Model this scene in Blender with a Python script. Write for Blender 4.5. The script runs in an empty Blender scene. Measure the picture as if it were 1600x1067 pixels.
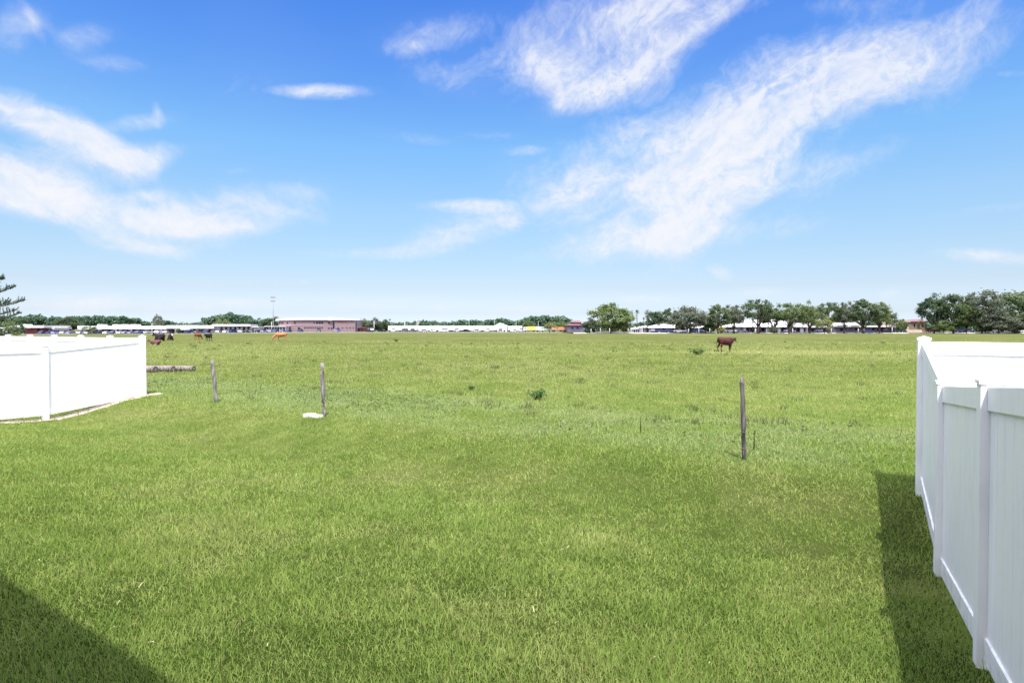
import bpy, bmesh, math, random
import numpy as np
from mathutils import Vector, Matrix, noise as mnoise

random.seed(7)
RNG = np.random.default_rng(11)
SC = bpy.context.scene
COL = SC.collection
R = math.radians

# ------------------------------------------------------------------ camera geometry
CAM_H, FOC, HOR = 1.9, 950.0, 515.0          # eye height, focal length in px of a 1600 px wide frame, horizon row
PITCH = math.atan((533.5 - HOR) / FOC)

def P(px, py, Y):
    """the point of the place seen at photo pixel (px, py) at distance Y along the view"""
    u = (px - 800.0) / FOC; v = (533.5 - py) / FOC
    c, s = math.cos(PITCH), math.sin(PITCH)
    dx, dy, dz = u, c + v * s, v * c - s
    t = Y / dy
    return Vector((dx * t, Y, CAM_H + dz * t))

_ss = np.linspace(-12, 12, 961)
_sv = np.interp(_ss, [-7, -3.9, -2.06, -0.9, 0.0, 0.9, 1.8, 2.5], [0.02, -0.08, -0.25, -0.37, -0.42, -0.27, -0.03, 0.0])
_k = np.exp(-0.5 * (np.arange(-24, 25) / 10.0) ** 2); _k /= _k.sum()
_sv = np.convolve(np.pad(_sv, 24, mode='edge'), _k, mode='valid')

def Gn(x, y):
    x = np.asarray(x, float); y = np.asarray(y, float)
    s = 0.535 * (x - 4.0) + 0.845 * (y - 5.65)
    g = np.interp(s, _ss, _sv)
    far = np.interp(y, [-50, 50, 130, 232, 300, 600, 3000], [0, 0, 0.15, 0.40, 0.62, 0.8, 0.8])
    far = far - np.interp(x, [-200, -100], [0.95, 0.0]) * np.clip((y - 110) / 170, 0, 1)
    und = 0.05 * np.sin(x * 0.11 + 1.3) * np.sin(y * 0.13) * np.clip((y - 20) / 30, 0, 1) * np.clip((260 - y) / 60, 0, 1)
    return g + far + und

def G(x, y):
    return float(Gn(x, y))

def ground_at(px, py):
    """where the ray through a photo pixel meets the ground"""
    lo, hi = 1.0, 700.0
    for _ in range(60):
        m = (lo + hi) / 2
        p = P(px, py, m)
        if p.z > G(p.x, p.y): lo = m
        else: hi = m
    return P(px, py, hi)

# ------------------------------------------------------------------ object helpers
def tag(o, label, cat, group=None, kind=None):
    if label: o['label'] = label
    if cat: o['category'] = cat
    if group: o['group'] = group
    if kind: o['kind'] = kind
    return o

def empty(name, loc, label, cat, group=None, rz=0.0):
    o = bpy.data.objects.new(name, None)
    o.empty_display_size = 0.2
    COL.objects.link(o)
    o.location = loc; o.rotation_euler = (0, 0, rz)
    return tag(o, label, cat, group)

class MB:
    """collects shapes and links them as one mesh object"""
    def __init__(self):
        self.v = []; self.f = []; self.m = []; self.sm = []
    def add(self, verts, faces, mi=0, smooth=False):
        b = len(self.v)
        self.v += [tuple(p) for p in verts]
        for f in faces:
            self.f.append([b + i for i in f]); self.m.append(mi); self.sm.append(smooth)
    def box(self, c, s, rz=0.0, mi=0):
        x, y, z = s[0] / 2, s[1] / 2, s[2] / 2
        ca, sa = math.cos(rz), math.sin(rz)
        vs = []
        for dz in (-z, z):
            for dx, dy in ((-x, -y), (x, -y), (x, y), (-x, y)):
                vs.append((c[0] + dx * ca - dy * sa, c[1] + dx * sa + dy * ca, c[2] + dz))
        self.add(vs, [(0, 3, 2, 1), (4, 5, 6, 7), (0, 1, 5, 4), (1, 2, 6, 5), (2, 3, 7, 6), (3, 0, 4, 7)], mi)
    def hexa(self, lo, hi, mi=0):
        """8 corners: four of the lower ring, four of the upper, in the same turning order"""
        self.add(list(lo) + list(hi), [(0, 3, 2, 1), (4, 5, 6, 7), (0, 1, 5, 4), (1, 2, 6, 5), (2, 3, 7, 6), (3, 0, 4, 7)], mi)
    def tube(self, pts, rad, n=8, mi=0, caps=True, smooth=True, squash=1.0):
        pts = [Vector(p) for p in pts]
        if not hasattr(rad, '__len__'): rad = [rad] * len(pts)
        up = Vector((0, 0, 1))
        vs = []
        for i, p in enumerate(pts):
            d = (pts[min(i + 1, len(pts) - 1)] - pts[max(i - 1, 0)]).normalized()
            a = d.cross(up)
            if a.length < 1e-3: a = d.cross(Vector((0, 1, 0)))
            a.normalize(); b = a.cross(d)
            for k in range(n):
                t = 2 * math.pi * k / n
                vs.append(p + a * (math.cos(t) * rad[i]) + b * (math.sin(t) * rad[i] * squash))
        fs = []
        for i in range(len(pts) - 1):
            for k in range(n):
                k2 = (k + 1) % n
                fs.append((i * n + k, i * n + k2, (i + 1) * n + k2, (i + 1) * n + k))
        self.add(vs, fs, mi, smooth)
        if caps:
            b = len(self.v) - len(vs)
            self.f.append([b + k for k in range(n)][::-1]); self.m.append(mi); self.sm.append(False)
            self.f.append([b + (len(pts) - 1) * n + k for k in range(n)]); self.m.append(mi); self.sm.append(False)
    def ell(self, sects, n=14, mi=0):
        """closed skin over sections (centre, across half-width, up half-height, forward axis)"""
        vs = []
        for c, rw, rh, d in sects:
            c = Vector(c); d = Vector(d).normalized()
            a = Vector((0, 0, 1)).cross(d)
            if a.length < 1e-3: a = Vector((0, 1, 0))
            a.normalize(); b = d.cross(a)
            for k in range(n):
                t = 2 * math.pi * k / n
                vs.append(c + a * (math.cos(t) * rw) + b * (math.sin(t) * rh))
        fs = []
        for i in range(len(sects) - 1):
            for k in range(n):
                k2 = (k + 1) % n
                fs.append((i * n + k, i * n + k2, (i + 1) * n + k2, (i + 1) * n + k))
        fs.append(tuple(range(n))[::-1]); fs.append(tuple((len(sects) - 1) * n + k for k in range(n)))
        self.add(vs, fs, mi, True)
    def prism(self, poly, y0, y1, mi=0):
        """side outline in x,z drawn out along y"""
        n = len(poly)
        vs = [(x, y0, z) for x, z in poly] + [(x, y1, z) for x, z in poly]
        fs = [tuple(range(n)), tuple(range(2 * n - 1, n - 1, -1))]
        for i in range(n):
            j = (i + 1) % n
            fs.append((j, i, n + i, n + j))
        self.add(vs, fs, mi)
    def mesh(self, name, mats, origin=(0, 0, 0), fix=True):
        me = bpy.data.meshes.new(name)
        o = Vector(origin)
        me.from_pydata([tuple(Vector(p) - o) for p in self.v], [], self.f)
        for m in (mats if isinstance(mats, (list, tuple)) else [mats]): me.materials.append(m)
        me.polygons.foreach_set('material_index', self.m)
        me.polygons.foreach_set('use_smooth', self.sm)
        if fix:
            bm = bmesh.new(); bm.from_mesh(me)
            bmesh.ops.recalc_face_normals(bm, faces=bm.faces)
            bm.to_mesh(me); bm.free()
        me.update()
        return me
    def build(self, name, mats, parent=None, bevel=0.0, fix=True):
        """shapes were given in world space; the parent Empties are unturned and unscaled"""
        origin = parent_world(parent) if parent else (0, 0, 0)
        o = bpy.data.objects.new(name, self.mesh(name, mats, origin, fix))
        COL.objects.link(o)
        if parent: o.parent = parent
        if bevel:
            md = o.modifiers.new('bevel', 'BEVEL'); md.width = bevel; md.segments = 2; md.limit_method = 'ANGLE'
        return o

def parent_world(o):
    p = Vector((0, 0, 0))
    while o:
        p += Vector(o.location); o = o.parent
    return p

def np_mesh(name, V, F, mat, smooth=False, attr=None):
    """fast mesh from arrays: V n x 3, F m x k (one face size)"""
    me = bpy.data.meshes.new(name)
    nf, k = F.shape
    me.vertices.add(len(V)); me.vertices.foreach_set('co', np.ascontiguousarray(V, np.float32).ravel())
    me.loops.add(nf * k); me.loops.foreach_set('vertex_index', np.ascontiguousarray(F, np.int32).ravel())
    me.polygons.add(nf)
    me.polygons.foreach_set('loop_start', np.arange(0, nf * k, k, dtype=np.int32))
    me.polygons.foreach_set('loop_total', np.full(nf, k, np.int32))
    if smooth: me.polygons.foreach_set('use_smooth', np.ones(nf, bool))
    me.update(calc_edges=True)
    if attr is not None:
        a = me.color_attributes.new('tint', 'FLOAT_COLOR', 'POINT')
        a.data.foreach_set('color', np.ascontiguousarray(attr, np.float32).ravel())
    me.materials.append(mat)
    return me

def link(name, me, parent=None):
    o = bpy.data.objects.new(name, me); COL.objects.link(o)
    if parent: o.parent = parent
    return o

# ------------------------------------------------------------------ materials
def new_mat(name):
    m = bpy.data.materials.new(name); m.use_nodes = True
    nt = m.node_tree; nt.nodes.clear()
    out = nt.nodes.new('ShaderNodeOutputMaterial')
    return m, nt, out

def N(nt, kind, **kw):
    n = nt.nodes.new(kind)
    for k, v in kw.items():
        if k == 'inputs':
            for kk, vv in v.items(): n.inputs[kk].default_value = vv
        else: setattr(n, k, v)
    return n

def L(nt, a, b): nt.links.new(a, b)

def mixc(nt, fac, a, b, blend='MIX'):
    n = N(nt, 'ShaderNodeMix', data_type='RGBA', blend_type=blend)
    for sock, v in ((n.inputs[0], fac), (n.inputs[6], a), (n.inputs[7], b)):
        if isinstance(v, (tuple, list)): sock.default_value = (*v, 1) if len(v) == 3 else v
        elif isinstance(v, (int, float)): sock.default_value = v
        else: L(nt, v, sock)
    return n.outputs[2]

def mth(nt, op, a, b=None, c=None, clamp=False):
    n = N(nt, 'ShaderNodeMath', operation=op, use_clamp=clamp)
    for i, v in enumerate((a, b, c)):
        if v is None: continue
        if isinstance(v, (int, float)): n.inputs[i].default_value = v
        else: L(nt, v, n.inputs[i])
    return n.outputs[0]

def ramp(nt, v, lo, hi, a=0.0, b=1.0, smooth=True):
    n = N(nt, 'ShaderNodeMapRange', interpolation_type='SMOOTHSTEP' if smooth else 'LINEAR')
    L(nt, v, n.inputs[0])
    for i, x in enumerate((lo, hi, a, b)): n.inputs[i + 1].default_value = x
    return n.outputs[0]

def noise_tex(nt, vec, scale, detail=3.0, rough=0.55, dist=0.0):
    n = N(nt, 'ShaderNodeTexNoise'); n.inputs['Scale'].default_value = scale
    n.inputs['Detail'].default_value = detail; n.inputs['Roughness'].default_value = rough
    n.inputs['Distortion'].default_value = dist
    if vec is not None: L(nt, vec, n.inputs['Vector'])
    return n.outputs['Fac']

def mat_noisy(name, c1, c2, scale=3.0, rough=0.6, spec=0.3, bump=0.0, bscale=None, stretch=None, metal=0.0, coord='Object', rnd=0.0):
    m, nt, out = new_mat(name)
    b = N(nt, 'ShaderNodeBsdfPrincipled')
    tc = N(nt, 'ShaderNodeTexCoord')
    vec = tc.outputs[coord]
    if stretch:
        mp = N(nt, 'ShaderNodeMapping'); mp.inputs['Scale'].default_value = stretch
        L(nt, vec, mp.inputs[0]); vec = mp.outputs[0]
    f = ramp(nt, noise_tex(nt, vec, scale, 5.0, 0.6), 0.3, 0.7)
    col = mixc(nt, f, c1, c2)
    if rnd:
        oi = N(nt, 'ShaderNodeObjectInfo')
        col = mixc(nt, 1.0, col, mixc(nt, oi.outputs['Random'], (1 - rnd,) * 3, (1 + rnd,) * 3), 'MULTIPLY')
    L(nt, col, b.inputs['Base Color'])
    b.inputs['Roughness'].default_value = rough; b.inputs['Specular IOR Level'].default_value = spec
    b.inputs['Metallic'].default_value = metal
    if bump:
        bp = N(nt, 'ShaderNodeBump'); bp.inputs['Strength'].default_value = bump
        L(nt, noise_tex(nt, vec, bscale or scale * 4, 4.0), bp.inputs['Height']); L(nt, bp.outputs[0], b.inputs['Normal'])
    L(nt, b.outputs[0], out.inputs[0])
    return m

def grass_colour(nt):
    """the lawn and pasture's own colour at a place: fresh, yellowed, clover-pale and dry patches"""
    geo = N(nt, 'ShaderNodeNewGeometry'); pos = geo.outputs['Position']
    sep = N(nt, 'ShaderNodeSeparateXYZ'); L(nt, pos, sep.inputs[0])
    X, Y = sep.outputs[0], sep.outputs[1]
    n_s = noise_tex(nt, pos, 2.1, 4.0, 0.62)
    n_m = noise_tex(nt, pos, 0.42, 4.0, 0.6)
    n_l = noise_tex(nt, pos, 0.055, 4.0, 0.6)
    far = ramp(nt, Y, 2.5, 34.0)
    base = mixc(nt, ramp(nt, n_s, 0.3, 0.7), GR_A, GR_B)
    base = mixc(nt, mth(nt, 'MULTIPLY', ramp(nt, n_m, 0.46, 0.70), 0.75), base, GR_C)
    base = mixc(nt, mth(nt, 'MULTIPLY', ramp(nt, n_m, 0.50, 0.30), 0.6), base, GR_D)
    base = mixc(nt, mth(nt, 'MULTIPLY', far, 0.85), base, mixc(nt, ramp(nt, mth(nt, 'ADD', mth(nt, 'MULTIPLY', n_l, 0.6), mth(nt, 'MULTIPLY', n_m, 0.4)), 0.38, 0.62), GR_F1, GR_F2))
    # pale clover band along the old fence line
    s = mth(nt, 'ADD', mth(nt, 'MULTIPLY', X, 0.535), mth(nt, 'MULTIPLY', Y, 0.845))
    s = mth(nt, 'SUBTRACT', s, 6.914)
    sw = mth(nt, 'ADD', s, mth(nt, 'MULTIPLY', n_l, 2.0))
    band = mth(nt, 'MULTIPLY', ramp(nt, sw, 2.4, 4.2), ramp(nt, sw, 9.5, 5.6))
    band = mth(nt, 'MULTIPLY', band, ramp(nt, n_m, 0.36, 0.58))
    base = mixc(nt, mth(nt, 'MULTIPLY', band, 0.8), base, GR_P)
    # dry strips in the pasture
    for (cx, cy, a, b_, rot, w) in DRY:
        mp = N(nt, 'ShaderNodeMapping', vector_type='TEXTURE')
        mp.inputs['Location'].default_value = (cx, cy, 0); mp.inputs['Rotation'].default_value = (0, 0, rot)
        mp.inputs['Scale'].default_value = (a, b_, 1e6)
        L(nt, pos, mp.inputs[0])
        ln = N(nt, 'ShaderNodeVectorMath', operation='LENGTH'); L(nt, mp.outputs[0], ln.inputs[0])
        k = ramp(nt, mth(nt, 'ADD', ln.outputs['Value'], mth(nt, 'MULTIPLY', n_m, 0.8)), 1.45, 0.7)
        base = mixc(nt, mth(nt, 'MULTIPLY', k, w), base, GR_DRY)
    return base, pos

GR_A = (0.078, 0.106, 0.026); GR_B = (0.116, 0.140, 0.042); GR_C = (0.140, 0.146, 0.058); GR_D = (0.076, 0.108, 0.030)
GR_F1 = (0.071, 0.085, 0.026); GR_F2 = (0.108, 0.113, 0.048); GR_P = (0.105, 0.128, 0.055); GR_DRY = (0.160, 0.150, 0.072)
DRY = []
# ================================================================== camera, sun, sky
cam_d = bpy.data.cameras.new('camera'); cam = bpy.data.objects.new('camera', cam_d); COL.objects.link(cam)
cam.location = (0, 0, CAM_H); cam.rotation_euler = (math.pi / 2 - PITCH, 0, 0)
cam_d.sensor_width = 36; cam_d.lens = 36 * FOC / 1600; cam_d.clip_end = 6000; cam_d.clip_start = 0.05
SC.camera = cam

SHADOW = Vector((-0.035, 0.467, -1.0))          # where a metre of height throws its shadow
sun_dir = (-SHADOW).normalized()
sd = bpy.data.lights.new('sun', 'SUN'); sun = bpy.data.objects.new('sun', sd); COL.objects.link(sun)
sd.energy = 3.35; sd.angle = R(0.53); sd.color = (1.0, 0.965, 0.90)
sun.rotation_euler = SHADOW.to_track_quat('-Z', 'Y').to_euler()
sun.location = sun_dir * 40

def build_world():
    w = bpy.data.worlds.new('World'); SC.world = w; w.use_nodes = True
    nt = w.node_tree; nt.nodes.clear()
    out = N(nt, 'ShaderNodeOutputWorld'); bg = N(nt, 'ShaderNodeBackground')
    bg.inputs[1].default_value = 0.08
    sky = N(nt, 'ShaderNodeTexSky', sky_type='NISHITA', sun_disc=False)
    sky.sun_elevation = math.asin(sun_dir.z); sky.sun_rotation = math.atan2(sun_dir.x, sun_dir.y)
    sky.altitude = 0; sky.air_density = 1.0; sky.dust_density = 0.6; sky.ozone_density = 2.2
    tc = N(nt, 'ShaderNodeTexCoord')
    sep = N(nt, 'ShaderNodeSeparateXYZ'); L(nt, tc.outputs['Generated'], sep.inputs[0])
    az = mth(nt, 'ARCTAN2', sep.outputs[0], sep.outputs[1])
    el = mth(nt, 'ARCSINE', sep.outputs[2])
    cr = N(nt, 'ShaderNodeValToRGB'); cr.color_ramp.interpolation = 'LINEAR'
    L(nt, ramp(nt, el, 0.0, 0.5, 0.0, 1.0, False), cr.inputs[0])
    for i, (e, c) in enumerate(SKY_GRADE):
        st = cr.color_ramp.elements[i] if i < 2 else cr.color_ramp.elements.new(min(e / 0.5, 1.0))
        st.position = min(e / 0.5, 1.0); st.color = (c[0] / 1.5, c[1] / 1.5, c[2] / 1.5, 1)
    skyc = mixc(nt, 1.0, sky.outputs[0], mixc(nt, 1.0, cr.outputs[0], (1.5, 1.5, 1.5), 'MULTIPLY'), 'MULTIPLY')
    cb = N(nt, 'ShaderNodeCombineXYZ'); L(nt, az, cb.inputs[0]); L(nt, el, cb.inputs[1])
    A = cb.outputs[0]
    def ang(px, py):
        d = P(px, py, 1.0) - Vector((0, 0, CAM_H))
        return math.atan2(d.x, d.y), math.asin(d.z / d.length)
    # a gentle swirl, then streaks drawn out along the wind of this bank
    wn = N(nt, 'ShaderNodeTexNoise'); wn.inputs['Scale'].default_value = 7.0; wn.inputs['Detail'].default_value = 3.0
    L(nt, A, wn.inputs['Vector'])
    sb = N(nt, 'ShaderNodeVectorMath', operation='SUBTRACT'); L(nt, wn.outputs['Color'], sb.inputs[0]); sb.inputs[1].default_value = (0.5, 0.5, 0.5)
    scv = N(nt, 'ShaderNodeVectorMath', operation='SCALE'); L(nt, sb.outputs[0], scv.inputs[0]); scv.inputs['Scale'].default_value = 0.09
    wa = N(nt, 'ShaderNodeVectorMath', operation='ADD'); L(nt, A, wa.inputs[0]); L(nt, scv.outputs[0], wa.inputs[1])
    dens_all = None
    for gi, (rot, stretch, scale, thr, gain, cl) in enumerate(CLOUDS):
        def streak(st, sc, off, det=6.0, ro=0.62):
            mp = N(nt, 'ShaderNodeMapping', vector_type='TEXTURE')
            mp.inputs['Location'].default_value = (0.37 * gi + off, 0.21 * gi, 0); mp.inputs['Rotation'].default_value = (0, 0, R(rot))
            mp.inputs['Scale'].default_value = (st, 1.0, 1.0)
            L(nt, wa.outputs[0], mp.inputs[0])
            return noise_tex(nt, mp.outputs[0], sc, det, ro)
        s1 = streak(stretch, scale, 0.0)                 # broad combed strands
        s2 = streak(stretch * 1.15, scale * 2.7, 5.3)     # fibres
        s3 = noise_tex(nt, wa.outputs[0], scale * 5.2, 5.0, 0.66)   # small curdled cells
        nn = mth(nt, 'ADD', mth(nt, 'ADD', mth(nt, 'MULTIPLY', s1, 0.60), mth(nt, 'MULTIPLY', s2, 0.18)), mth(nt, 'MULTIPLY', s3, 0.22))
        n2 = mth(nt, 'ADD', mth(nt, 'MULTIPLY', s2, 0.6), mth(nt, 'MULTIPLY', s3, 0.4))
        D = None
        for (px, py, a, b, rt, wt) in cl:
            c0 = ang(px, py); ca, sa = math.cos(R(rt)), math.sin(R(rt))
            c1 = ang(px + ca * 20, py - sa * 20); c2 = ang(px - sa * 20, py - ca * 20)
            d1 = (c1[0] - c0[0], c1[1] - c0[1]); d2 = (c2[0] - c0[0], c2[1] - c0[1])
            l1 = math.hypot(*d1); th = math.atan2(d1[1], d1[0])
            l2 = abs(-d2[0] * math.sin(th) + d2[1] * math.cos(th))
            e = N(nt, 'ShaderNodeMapping', vector_type='TEXTURE')
            e.inputs['Location'].default_value = (c0[0], c0[1], 0); e.inputs['Rotation'].default_value = (0, 0, th)
            e.inputs['Scale'].default_value = (l1 / 20 * a, l2 / 20 * b, 1)
            L(nt, wa.outputs[0] if b > 24 else A, e.inputs[0])
            ln = N(nt, 'ShaderNodeVectorMath', operation='LENGTH'); L(nt, e.outputs[0], ln.inputs[0])
            k = ramp(nt, ln.outputs['Value'], 2.0, 0.0, 0.0, wt)
            D = k if D is None else mth(nt, 'MAXIMUM', D, k) if gi == 99 else mth(nt, 'ADD', mth(nt, 'MULTIPLY', D, mth(nt, 'SUBTRACT', 1.0, mth(nt, 'MULTIPLY', k, 0.55))), k)
        # the mask says how much of the noise condenses into cloud
        stc = mth(nt, 'ADD', D, mth(nt, 'MULTIPLY', mth(nt, 'SUBTRACT', nn, 0.5), mth(nt, 'MULTIPLY', mth(nt, 'POWER', D, 0.5), CL_K)))
        stc = ramp(nt, stc, thr, 1.10, 0.0, 1.0, False)
        tex = ramp(nt, n2, 0.34, 0.62, 0.64, 1.0)
        q = mth(nt, 'ADD', mth(nt, 'MULTIPLY', mth(nt, 'MULTIPLY', stc, tex), 0.77 * gain), mth(nt, 'MULTIPLY', D, CL_V))
        q = mth(nt, 'MULTIPLY', mth(nt, 'POWER', q, 1.18), ramp(nt, D, 0.0, 0.12))
        dens_all = q if dens_all is None else mth(nt, 'MAXIMUM', dens_all, q)
    # unseen bright cloud cover, added overhead and behind to fill the shade
    vn = noise_tex(nt, tc.outputs['Generated'], 3.0, 6.0, 0.6, 0.6)
    veil = mth(nt, 'MULTIPLY', ramp(nt, sep.outputs[2], 0.52, 0.80), ramp(nt, vn, 0.30, 0.62, 0.45, 0.95))
    back = mth(nt, 'MULTIPLY', ramp(nt, sep.outputs[1], -0.05, -0.5), ramp(nt, vn, 0.35, 0.62, 0.2, 0.9))
    veil = mth(nt, 'MAXIMUM', veil, mth(nt, 'MULTIPLY', back, ramp(nt, sep.outputs[2], 0.02, 0.2)))
    skyc = mixc(nt, veil, skyc, VEIL)
    dens = mth(nt, 'MULTIPLY', dens_all, 0.93, clamp=True)
    cloudc = mixc(nt, ramp(nt, el, 0.0, 0.5), CLOUD_LOW, CLOUD_HIGH)
    up = ramp(nt, el, -0.01, 0.01)
    fin = mixc(nt, mth(nt, 'MULTIPLY', dens, up), skyc, cloudc)
    L(nt, fin, bg.inputs[0]); L(nt, bg.outputs[0], out.inputs[0])

# the clear Florida blue of that day against the stock clear sky, by height above the horizon
CL_K = 4.2; CL_V = 0.20
SKY_GRADE = [(0.0, (.84, .97, 1.45)), (0.5, (.34, .69, 1.27)), (.0074, (.80, .93, 1.38)), (.0263, (.66, .72, .98)), (.0683, (.68, .67, .77)),
             (.1205, (.71, .74, .78)), (.1923, (.75, .85, .88)), (.2814, (.66, .93, 1.05)), (.40, (.45, .78, 1.2))]
EXPOSURE = 1.35
VEIL = (19.8, 19.0, 21.8)  # brightness of the added cloud cover, set to lift shaded surfaces
CLOUD_LOW = (4.65, 4.65, 4.85); CLOUD_HIGH = (4.35, 4.48, 4.85)
# (streak angle, stretch, noise scale, threshold, gain, [(px, py, half length, half width, tilt, weight) ...])
CLOUDS = [
  (27, 2.4, 13.0, 0.20, 1.0, [(1490, 60, 110, 36, 20, .46), (1360, 108, 120, 50, 22, .68), (1230, 160, 120, 60, 26, .84), (1120, 225, 110, 68, 32, .92),
      (1010, 200, 60, 26, 8, .62), (1080, 300, 85, 56, 38, .90), (1150, 270, 90, 40, 34, .6), (930, 298, 85, 30, 0, .82), (1000, 365, 90, 28, 10, .62),
      (1240, 280, 120, 22, 16, .36), (900, 250, 100, 26, 6, .26), (1150, 365, 130, 16, 6, .34), (1140, 8, 110, 18, 14, .30), (1350, 6, 80, 16, 4, .30), (860, 330, 80, 20, 0, .2), (960, 390, 80, 16, 4, .42), (1010, 290, 210, 110, 34, .26), (1160, 320, 170, 60, 22, .22), (1400, 90, 190, 80, 22, .24), (900, 300, 120, 60, 0, .2)]),
  (34, 3.6, 12.0, 0.20, 1.0, [(945, 40, 150, 66, 25, .38), (1015, 85, 80, 38, 42, .74), (940, 142, 70, 22, 22, .9), (880, 118, 66, 32, -28, .55),
      (1000, 4, 90, 28, 10, .72), (1105, 35, 90, 12, 34, .55), (820, 85, 110, 34, 14, .38), (690, 50, 70, 22, 10, .40), (640, 74, 34, 12, 8, .45),
      (700, 130, 60, 20, -16, .26), (640, 40, 120, 40, 10, .12), (400, 70, 110, 90, -60, .17), (880, 160, 14, 12, 60, .5), (1240, 20, 70, 20, 20, .18), (870, 85, 150, 90, 12, .17), (1080, 60, 110, 50, 38, .18)]),
  (-24, 3.4, 11.0, 0.18, 1.0, [(30, 180, 100, 22, -22, .85), (125, 215, 80, 22, -28, .9), (178, 248, 40, 18, -48, .75), (228, 246, 38, 16, 6, .78), (234, 262, 14, 14, 60, .5),
      (30, 275, 110, 38, -16, .98), (110, 322, 85, 26, -28, .95), (40, 306, 100, 20, -10, .7), (215, 308, 38, 8, 6, .62), (225, 342, 56, 20, -12, .85),
      (335, 330, 74, 34, 4, .86), (310, 356, 95, 12, 0, .8), (232, 190, 44, 11, 8, .5), (246, 178, 7, 16, 0, .5), (480, 298, 46, 18, 0, .40), (430, 335, 90, 18, 0, .26),
      (250, 390, 54, 12, -8, .8), (24, 28, 52, 26, 20, .44), (50, 28, 9, 30, 10, .35), (135, 56, 40, 18, 10, .44), (170, 98, 56, 13, -6, .28), (90, 250, 80, 14, 0, .32), (90, 130, 120, 40, -18, .10), (300, 230, 60, 10, 0, .16), (220, 320, 230, 70, -8, .15), (100, 190, 150, 60, -24, .12)]),
  (4, 3.6, 15.0, 0.16, 1.0, [(505, 144, 60, 10, 0, .85), (748, 350, 72, 28, 10, .84), (745, 322, 70, 8, 0, .82), (800, 340, 16, 18, -40, .62), (680, 376, 56, 17, 14, .45),
      (825, 237, 34, 8, 2, .68), (772, 213, 40, 7, 0, .3), (1545, 401, 72, 10, -4, .95), (1125, 426, 20, 11, -25, .6), (1190, 457, 44, 8, 0, .52), (180, 474, 150, 14, 0, .66), (560, 472, 150, 10, 0, .4), (770, 482, 120, 9, 0, .4), (380, 440, 120, 8, 0, .25),
      (345, 478, 80, 9, 0, .35), (1392, 460, 22, 10, 0, .55), (580, 396, 110, 9, 0, .3), (1560, 325, 100, 8, 8, .22), (1000, 468, 70, 7, 0, .4), (640, 215, 70, 10, -8, .2), (370, 268, 26, 6, 6, .32), (1570, 116, 40, 6, 0, .25), (900, 400, 120, 12, 0, .2)]),
]
build_world()
SC.view_settings.view_transform = 'Standard'; SC.view_settings.look = 'None'; SC.view_settings.exposure = EXPOSURE if 'EXPOSURE' in globals() else 0.95
SC.view_settings.gamma = 1.0; SC.view_settings.use_curve_mapping = False
try:
    SC.cycles.max_bounces = 8; SC.cycles.transparent_max_bounces = 16; SC.cycles.use_denoising = True; SC.cycles.denoiser = 'OPENIMAGEDENOISE'; SC.cycles.denoising_input_passes = 'RGB_ALBEDO_NORMAL'; SC.cycles.denoising_prefilter = 'ACCURATE'
except Exception: pass

# ================================================================== ground
_p = ground_at(1250, 551); _q = ground_at(588, 534); _r = ground_at(430, 597)
DRY = [(_p.x, _p.y, 17, 6.5, -0.10, .55), (_q.x, _q.y, 7, 4, 0, .6), (ground_at(1135, 524).x, ground_at(1135, 524).y, 9, 45, 0.3, .45)]

def build_ground():
    m, nt, out = new_mat('pasture_soil_and_turf')
    c, pos = grass_colour(nt)
    sep = N(nt, 'ShaderNodeSeparateXYZ'); L(nt, pos, sep.inputs[0])
    # thatch and soil between the blades of the mown lawn, coloured darker as shade in the gaps; farther out the turf closes over it
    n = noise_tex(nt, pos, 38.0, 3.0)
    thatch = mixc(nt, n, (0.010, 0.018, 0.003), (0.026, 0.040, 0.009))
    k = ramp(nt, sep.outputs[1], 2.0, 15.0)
    tuft = noise_tex(nt, pos, 5.5, 5.0, 0.68)
    tuft2 = noise_tex(nt, pos, 1.1, 5.0, 0.65)
    var = mixc(nt, ramp(nt, mth(nt, 'ADD', mth(nt, 'MULTIPLY', tuft, .5), mth(nt, 'MULTIPLY', tuft2, .5)), 0.34, 0.66), (0.66, 0.70, 0.58), (1.16, 1.14, 1.12))
    cc = mixc(nt, 1.0, c, var, 'MULTIPLY')
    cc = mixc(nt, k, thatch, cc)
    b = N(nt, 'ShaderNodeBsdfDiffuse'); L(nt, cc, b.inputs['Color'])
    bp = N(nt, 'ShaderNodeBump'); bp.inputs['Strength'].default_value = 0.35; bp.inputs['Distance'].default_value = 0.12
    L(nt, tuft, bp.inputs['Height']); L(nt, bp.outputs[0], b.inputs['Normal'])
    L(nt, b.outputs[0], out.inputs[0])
    ys = np.concatenate([np.linspace(-40, -12, 8), np.arange(-10, 30, 0.5), np.arange(30, 80, 2.0), np.arange(80, 340, 6.0), np.geomspace(345, 3000, 26)])
    xs0 = np.concatenate([-np.geomspace(3000, 46, 26), np.arange(-45, -24, 3.0), np.arange(-24, 24, 0.5), np.arange(24, 46, 3.0), np.geomspace(46, 3000, 26)])
    XX, YY = np.meshgrid(xs0, ys)
    V = np.stack([XX, YY, Gn(XX, YY)], -1).reshape(-1, 3)
    nx, ny = len(xs0), len(ys)
    i, j = np.meshgrid(np.arange(nx - 1), np.arange(ny - 1))
    a = (j * nx + i).ravel()
    F = np.stack([a, a + 1, a + nx + 1, a + nx], -1)
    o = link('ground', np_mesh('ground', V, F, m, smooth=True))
    o['kind'] = 'structure'
build_ground()

def wave(x, y, s, seed):
    r = np.random.default_rng(seed); t = 0
    for _ in range(7):
        a = r.uniform(0, 6.28); f = s * r.uniform(0.6, 2.2)
        t = t + np.sin((x * math.cos(a) + y * math.sin(a)) * f + r.uniform(0, 6.28))
    return t / 7 * 1.6

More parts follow.
